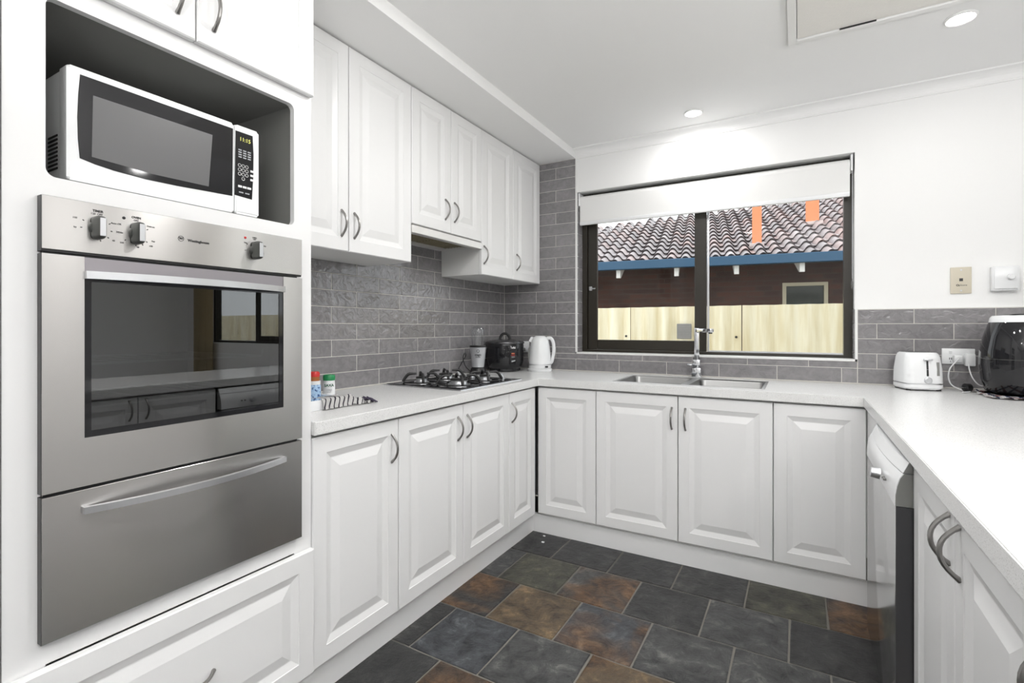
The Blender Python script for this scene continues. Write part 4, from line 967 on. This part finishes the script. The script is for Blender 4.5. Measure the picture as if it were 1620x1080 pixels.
for z_ in (1.373, 1.472): obj('screw', lathe(bmesh.new(), [(.004, 0), (.004, .0012), (.003, .0018)], (0, 0, 0), 10, mtx=Matrix.Translation((2.568, -.0085, z_)) @ Matrix.Rotation(math.pi/2, 4, 'X')), 'satin', t)
obj('jack', box(2.561, 2.575, -.0092, -.0083, 1.418, 1.432), 'black', t)
obj('jack_surround', (lambda b: (bx(b, 2.557, 2.561, -.0100, -.0083, 1.414, 1.436), bx(b, 2.575, 2.579, -.0100, -.0083, 1.414, 1.436), bx(b, 2.561, 2.575, -.0100, -.0083, 1.432, 1.436), bx(b, 2.561, 2.575, -.0100, -.0083, 1.414, 1.418), b)[-1])(bmesh.new()), 'cream', t)
text('lettering', 'phone', .012, frame((2.575, -.0088, 1.399), UX), 'ink', t)
bm = bmesh.new(); tube(bm, [(2.555+.004*math.cos(a), -.0088, 1.399+.004*math.sin(a)) for a in [2*math.pi*k/14 for k in range(14)]], .0012, 5, closed=True); obj('emblem_ring', bm, 'ink', t)
t = thing('dimmer_switch', (2.722, -.0005, 1.366), 'white raised dimmer switch box with a round knob on the white wall', 'switch')
obj('box_body', box(2.672, 2.766, -.036, -.0005, 1.366, 1.480, .004, 2), 'whiteplastic', t, True); obj('cover', box(2.678, 2.760, -.043, -.0362, 1.374, 1.474, .003, 2), 'whiteplastic', t, True)
obj('dial', lathe(bmesh.new(), [(.013, 0), (.013, .018), (.011, .020)], (0, 0, 0), 20, mtx=Matrix.Translation((2.733, -.0431, 1.428)) @ Matrix.Rotation(math.pi/2, 4, 'X')), 'whiteplastic', t, True)
# hidden corner power point behind the kettle
t = plate('power_point', .150, .222, 1.020, 1.097, .010, 'white power point on the tiles behind the kettle and rice cooker', 'power point')
obj('plug_body', box(.172, .204, -.055, -.0228, 1.032, 1.066, .005, 2), 'whiteplastic', t, True)
# crumbs on the slate in the corner
for u, v, r_, tx in ((861, 848, .0065, 'tiny white crumb on the dark corner slate tile next to the kickboard'), (859, 858, .0075, 'tiny white crumb on the dark corner slate tile a little away from the kickboard')):
    p_ = on(u, v, 'z', .0015); b = bmesh.new(); bmesh.ops.create_icosphere(b, subdivisions=2, radius=r_)
    rg = random.Random(int(u))
    for q_ in b.verts: q_.co = Vector((q_.co.x*1.3, q_.co.y, q_.co.z*.5))*rg.uniform(.85, 1.1)
    zz = min(q_.co.z for q_ in b.verts); bmesh.ops.translate(b, verts=b.verts, vec=Vector((p_.x, p_.y, .0008-zz)))
    tag(obj('crumb', b, 'whiteplastic', None, True), tx, 'crumb', 'crumbs on the slate floor')
# ================================================================== ceiling fittings
def downlight(x, y, label, watts=LAMP_W):
    d = thing('downlight', (x, y, ZC-.008), label, 'downlight', 'recessed ceiling downlights')
    obj('trim_ring', (lambda b: (lathe(b, [(.052, ZC-.0005), (.052, ZC-.004), (.046, ZC-.008), (.040, ZC-.004), (.040, ZC-.0005)], (x, y, 0), 28), b)[1])(bmesh.new()), 'trimwhite', d, True)
    obj('lens', lathe(bmesh.new(), [(.0395, ZC-.0012), (.0395, ZC-.0062)], (x, y, 0), 24), 'lens', d)
    ld = bpy.data.lights.new('downlight_lamp', 'AREA'); ld.shape = 'DISK'; ld.size = .085; ld.energy = watts; ld.color = (1, .99, .975)
    lo = bpy.data.objects.new('downlight_lamp', ld); COL.objects.link(lo); lo.parent = d; lo.location = (0, 0, -.004)
def cl(u, v): p = on(u, v, 'z', ZC); return p.x, p.y
p1, p2 = cl(1097, 178), cl(1520, 28)
downlight(*p1, 'small glowing downlight in the ceiling in front of the window', 2.4)
downlight(*p2, 'glowing downlight in the ceiling beside the cream ceiling panel', 1.2)
for x, y, tx in ((1.22, -1.68, 'added unseen downlight over the slate floor in front of the cooktop cupboards'), (1.85, -1.85, 'added unseen downlight over the slate floor in front of the dishwasher'), (1.35, -3.5, 'added unseen downlight over the pantry end of the kitchen'), (3.5, -1.3, 'added unseen downlight on the dining side nearest the dining window'),
                 (3.5, -3.1, 'added unseen downlight on the dining side beyond the peninsula end'), (4.5, -4.6, 'added unseen downlight in the far corner of the dining side')): downlight(x, y, tx, 1.5 if x > 3 else (2.0 if y < -3 else LAMP_W))  # extra downlights added out of view to light the room
# opal globe pendant added out of view to brighten the room
def pendant(x, y, z, watts, label):
    d = thing('added_pendant_lamp', (x, y, z-.15), label, 'lamp')
    obj('globe', lathe(bmesh.new(), [(.15*math.sin(a), z-.15*math.cos(a)) for a in [math.pi*(k+.15)/16.3 for k in range(17)]], (x, y, 0), 32), 'globe', d, True)
    obj('cord', tube(bmesh.new(), [(x, y, z+.16), (x, y, ZC-.03)], .004, 6), 'black', d); obj('ceiling_rose', lathe(bmesh.new(), [(.05, ZC-.0005), (.05, ZC-.02), (.02, ZC-.03)], (x, y, 0), 20), 'trimwhite', d, True)
    obj('collar', lathe(bmesh.new(), [(.03, z+.148), (.03, z+.165), (.01, z+.175)], (x, y, 0), 16), 'nickel', d, True)
pendant(3.45, -1.80, 1.80, 60, 'opal glass globe pendant added out of view over the dining side')
def uplighter(x, y, watts, label):  # uplighters added out of view, bouncing fill off the ceiling
    d = thing('added_floor_uplighter', (x, y, 0), label, 'lamp')
    obj('base', lathe(bmesh.new(), [(.14, .0006), (.14, .015), (.03, .030), (.012, .04)], (x, y, 0), 28), 'satin', d, True)
    h = 1.50
    obj('pole', tube(bmesh.new(), [(x, y, .04), (x, y, h-.135)], .011, 10), 'satin', d, True)
    obj('bowl', lathe(bmesh.new(), [(.02, h-.135), (.09, h-.11), (.16, h-.05), (.19, h), (.18, h), (.14, h-.038), (.01, h-.045)], (x, y, 0), 32), 'satin', d, True)
    ld = bpy.data.lights.new('uplighter_fill_lamp', 'AREA'); ld.shape = 'DISK'; ld.size = .26; ld.energy = watts; ld.color = (1, .99, .98)
    lo = bpy.data.objects.new('uplighter_fill_lamp', ld); COL.objects.link(lo); lo.parent = d; lo.location = (0, 0, h-.012); lo.rotation_euler = (math.pi, 0, 0)
uplighter(2.35, -4.25, 58, 'steel floor uplighter added out of view behind the kitchen')
uplighter(3.25, -3.00, 46, 'steel floor uplighter added out of view on the dining side of the peninsula')
g = thing('ceiling_panel', (2.25, -1.4, ZC-.02), 'square cream mesh panel in a white frame on the ceiling', 'ceiling panel')
gx0, gy1_ = cl(1247, 68); gx1, gy0_ = gx0+.86, gy1_-.86
fw_ = .030
bm = bmesh.new()
for a in ((gx0, gx0+fw_, gy0_, gy1_), (gx1-fw_, gx1, gy0_, gy1_), (gx0+fw_, gx1-fw_, gy0_, gy0_+fw_), (gx0+fw_, gx1-fw_, gy1_-fw_, gy1_)): bx(bm, *a, ZC-.016, ZC-.0005, .002)
obj('frame', bm, 'trimwhite', g)
obj('mesh_insert', box(gx0+fw_+.003, gx1-fw_-.003, gy0_+fw_+.003, gy1_-fw_-.004, ZC-.010, ZC-.003), 'diffuser', g)
obj('latch_slot', box(gx0+.18, gx0+.30, gy1_-fw_-.0035, gy1_-fw_-.0002, ZC-.0155, ZC-.009), 'black', g)
# curtain of the dining window
bm = bmesh.new(); vs = []
for k in range(41): x = 4.86+.34*k/40; y = -.07+.022*math.sin(k*.95); vs.append((bm.verts.new((x, y, .35)), bm.verts.new((x, y, 2.22))))
for a, b in zip(vs, vs[1:]): bm.faces.new([a[0], b[0], b[1], a[1]])
bmesh.ops.solidify(bm, geom=bm.faces[:], thickness=.002)
ct = thing('curtain', (5.03, -.07, .35), 'cream gathered curtain beside the dining window', 'curtain')
obj('cloth', bm, 'curtain', ct, True); obj('rod', tube(bmesh.new(), [(3.4, -.07, 2.232), (5.3, -.07, 2.232)], .010, 8), 'nickel', ct, True)
# ================================================================== outdoors
gr = obj('ground', box(-8, 12, .18, 16, -.45, -.35), 'ground'); tag(gr, 'gravel strip between the two houses', kind='structure')
FY, FZ = 2.0, 1.405
fe = thing('sheet_fence', (1.3, FY, -.35), 'cream corrugated cement-sheet fence outside the sink window', 'fence')
j0 = on(998.5, 500, 'y', FY).x; SWd = 1.063
for k in range(-4, 8):
    x0 = j0+k*SWd; bm = bmesh.new(); n = 44; vs = []
    for i in range(n+1):
        x = x0+.004+(SWd-.008)*i/n; y = FY-.026*math.cos(2*math.pi*(x-x0)/.177)+(.006 if k % 2 else 0)
        vs.append([bm.verts.new(p) for p in ((x, y, -.35), (x, y, FZ), (x, y+.008, FZ), (x, y+.008, -.35))])
    for a, b in zip(vs, vs[1:]):
        for q_ in range(4): bm.faces.new([a[q_], b[q_], b[(q_+1) % 4], a[(q_+1) % 4]])
    bm.faces.new(vs[0][::-1]); bm.faces.new(vs[-1]); obj('fence_sheet', bm, 'fence', fe, True)
    for zz in (1.105, .4): obj('fixing_bolt', lathe(bmesh.new(), [(.012, 0), (.012, .004), (.006, .010)], (0, 0, 0), 8, mtx=Matrix.Translation((x0-.05, FY-.012, zz)) @ Matrix.Rotation(math.pi/2, 4, 'X')), 'iron', fe)
a_, b_ = on(1071, 512, 'y', FY-.04), on(1094, 536, 'y', FY-.04)
vt = thing('vent_box', ((a_.x+b_.x)/2, FY-.03, b_.z), 'small grey square vent box fixed to the cream fence', 'vent')
obj('box_body', box(a_.x, b_.x, FY-.052, FY-.0275, b_.z, a_.z, .004), mat('grey_metal', (.22, .21, .20), .5), vt)
bm = bmesh.new()
for k in range(6): bx(bm, a_.x+.012, b_.x-.012, FY-.0545, FY-.0522, b_.z+.015+k*.02, b_.z+.022+k*.02)
obj('louvre', bm, mat('grey_metal_light', (.27, .26, .25), .5), vt)
# neighbour house
Y2 = 5.6; Y1 = (Y2+3.165)*.9356-3.165
A = on(945, 416, 'y', Y1); B = on(1332, 398, 'y', Y2); A.z = B.z = (A.z+B.z)/2 - .040
e = (B-A).normalized(); nn = Vector((-e.y, e.x, 0)); PITCH = math.radians(21); sl = nn*math.cos(PITCH)+Vector((0, 0, 1))*math.sin(PITCH); Nr = e.cross(sl)
hs = thing('neighbour_house', (A.x, A.y, -.35), 'brick house next door with a clay tile roof and blue gutter', 'house')
def hb(bm, u0, u1, d0, d1, z0, z1, bev=0):
    m_ = Matrix.Identity(4)
    for i in range(3): m_[i][0], m_[i][1], m_[i][2], m_[i][3] = e[i], nn[i], (0, 0, 1)[i], (A.x, A.y, 0)[i]
    return bx(bm, u0, u1, d0, d1, z0, z1, bev, mtx=m_)
UE0, UE1 = -1.6, 5.6
obj('gutter', hb(bmesh.new(), UE0, UE1, -.14, -.035, A.z-.105, A.z+.038, .008), 'gutter', hs)
wall_u0, wall_u1, WD = -4.0, 7.5, .62
# brick wall with a window opening
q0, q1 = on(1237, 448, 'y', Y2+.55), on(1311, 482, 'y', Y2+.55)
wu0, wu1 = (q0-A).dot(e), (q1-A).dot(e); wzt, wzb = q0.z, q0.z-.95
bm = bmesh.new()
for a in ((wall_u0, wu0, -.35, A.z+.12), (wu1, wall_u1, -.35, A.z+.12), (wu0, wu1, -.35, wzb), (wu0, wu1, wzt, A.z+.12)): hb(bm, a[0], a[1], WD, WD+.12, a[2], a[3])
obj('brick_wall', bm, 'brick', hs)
bm = bmesh.new(); t_ = .055
for a in ((wu0, wu0+t_, wzb, wzt), (wu1-t_, wu1, wzb, wzt), (wu0+t_, wu1-t_, wzt-t_, wzt), (wu0+t_, wu1-t_, wzb, wzb+t_)): hb(bm, a[0], a[1], WD-.02, WD+.05, a[2], a[3])
wn = obj('window', bm, mat('beige_window_frame', (.42, .38, .28), .6), hs)
obj('pane', hb(bmesh.new(), wu0+t_, wu1-t_, WD+.02, WD+.025, wzb+t_, wzt-t_), mat('dim_window_glass', (.03, .035, .03), .08), wn)
obj('soffit', hb(bmesh.new(), wall_u0, wall_u1, 0.30, WD, A.z-.025, A.z-.010), mat('shaded_beige_soffit', (.45, .42, .38), .8), hs)  # beige toned down in the colour for the shade under the eave
for u, v in ((983, 437), (1071, 430), (1165, 424), (1271, 415)):
    q_ = on(u, v, 'y', Y2-.2); uu = (q_-A).dot(e)
    bm = bmesh.new(); m_ = Matrix.Identity(4)
    for i in range(3): m_[i][0], m_[i][1], m_[i][2], m_[i][3] = nn[i], (0, 0, 1)[i], e[i], (A+e*uu)[i]
    prism(bm, [(-.030, -.235), (.03, -.235), (WD, .02), (WD, .10), (-.030, -.0)], -.034, .034, m_)
    obj('rafter_end', bm, 'rafter', hs)
# roof tiles
rw, rl = .226, .335
bm = bmesh.new(); seg = 10; front, back_ = [], []
for i in range(seg+1):
    s = i/seg; u = s*rw; hgt = .085*max(0, math.sin(math.pi*min(1, s/.72)))**.8 if s < .72 else -.006*math.sin(math.pi*(s-.72)/.28)
    front.append((u, hgt)); 
fv = [bm.verts.new((u, 0, h_+.052)) for u, h_ in front]; bv = [bm.verts.new((u, rl*1.08, h_+.012)) for u, h_ in front]; lv = [bm.verts.new((u, .085, h_*.86+.010)) for u, h_ in front]
for i in range(seg): bm.faces.new([fv[i], fv[i+1], bv[i+1], bv[i]]); bm.faces.new([lv[i], lv[i+1], fv[i+1], fv[i]])
bmesh.ops.recalc_face_normals(bm, faces=bm.faces)
rme = bpy.data.meshes.new('roof_tile'); bm.to_mesh(rme); bm.free(); rme.materials.append(M['rooftile'])
for p in rme.polygons: p.use_smooth = True
rme.set_sharp_from_angle(angle=math.radians(45))
rm = Matrix.Identity(4)
for i in range(3): rm[i][0], rm[i][1], rm[i][2] = e[i], sl[i], Nr[i]
slots = []
for r in range(20):
    for c_ in range(-8, 28):
        u, t_ = c_*rw, r*rl-.06
        if u+rw < UE0+.3 or u > UE1+.3 or t_ > 3.45+.46*(u+.74) or t_ > 6.2: continue
        q_ = A+e*(u+rw/2)+sl*t_ - CAM; fw2 = -math.sin(YAW)*q_.x+math.cos(YAW)*q_.y; up_ = CX+FPX*(math.cos(YAW)*q_.x+math.sin(YAW)*q_.y)/fw2
        slots.append((0 if 935 < up_ < 1340 else 1, r, u, t_))
slots.sort()
bmr = bmesh.new()
for k, (far, r, u, t_) in enumerate(slots):
    mx_ = Matrix.Translation(A + e*u + sl*t_ - Nr*.030 - ORG[hs]) @ rm
    if k < 299:
        o = bpy.data.objects.new('roof_tile', rme); COL.objects.link(o); o.parent = hs; o.matrix_basis = mx_
    else:
        b2 = bmesh.new(); b2.from_mesh(rme); bmesh.ops.transform(b2, matrix=Matrix.Translation(ORG[hs]) @ mx_, verts=b2.verts); join(bmr, b2)
if bmr.verts: obj('roof_tile_field', bmr, 'rooftile', hs, True)['kind'] = 'stuff'
else: bmr.free()
bm = bmesh.new(); vs = [bm.verts.new(A+e*u+sl*s-Nr*.110) for u, s in ((UE0, .06), (UE1, .06), (UE1, 6.3), (5.0, 6.3), (-.74, 3.65), (UE0, 3.25))]
f_ = bm.faces.new(vs); bmesh.ops.solidify(bm, geom=[f_], thickness=.03); obj('roof_deck', bm, 'rooftile', hs)
def orange_shape(u, v, wpx, hgt, label):  # unidentified orange shapes, built as solid uprights on the roof
    d = CAM; c, s = math.cos(YAW), math.sin(YAW)
    ry = Vector((-s, c, 0)) + Vector((c, s, 0))*((u-CX)/FPX) - Vector((0, 0, 1))*((v-CY)/FPX)
    t_ = (A-CAM).dot(Nr)/ry.dot(Nr); q_ = CAM+ry*t_; wd = wpx/FPX*t_
    fl2 = thing('orange_upright', q_, label, 'post')
    obj('shaft', box(q_.x-wd/2, q_.x+wd/2, q_.y-wd/2, q_.y+wd/2, q_.z-.02, q_.z+hgt, .01), 'orange', fl2)
    obj('foot_block', box(q_.x-wd*.8, q_.x+wd*.8, q_.y-wd*.8, q_.y+wd*.8, q_.z-.03, q_.z+.035, .01), mat('pale_foot_block', (.6, .5, .47), .6), fl2)
    obj('cap', box(q_.x-wd*.62, q_.x+wd*.62, q_.y-wd*.62, q_.y+wd*.62, q_.z+hgt, q_.z+hgt+.04, .01), 'orange', fl2)
orange_shape(1197.5, 389, 13, 1.2, 'slim orange upright shape over the tiled roof near the blue gutter')
orange_shape(1285, 355, 18, 1.1, 'wider orange upright shape higher up the tiled roof')
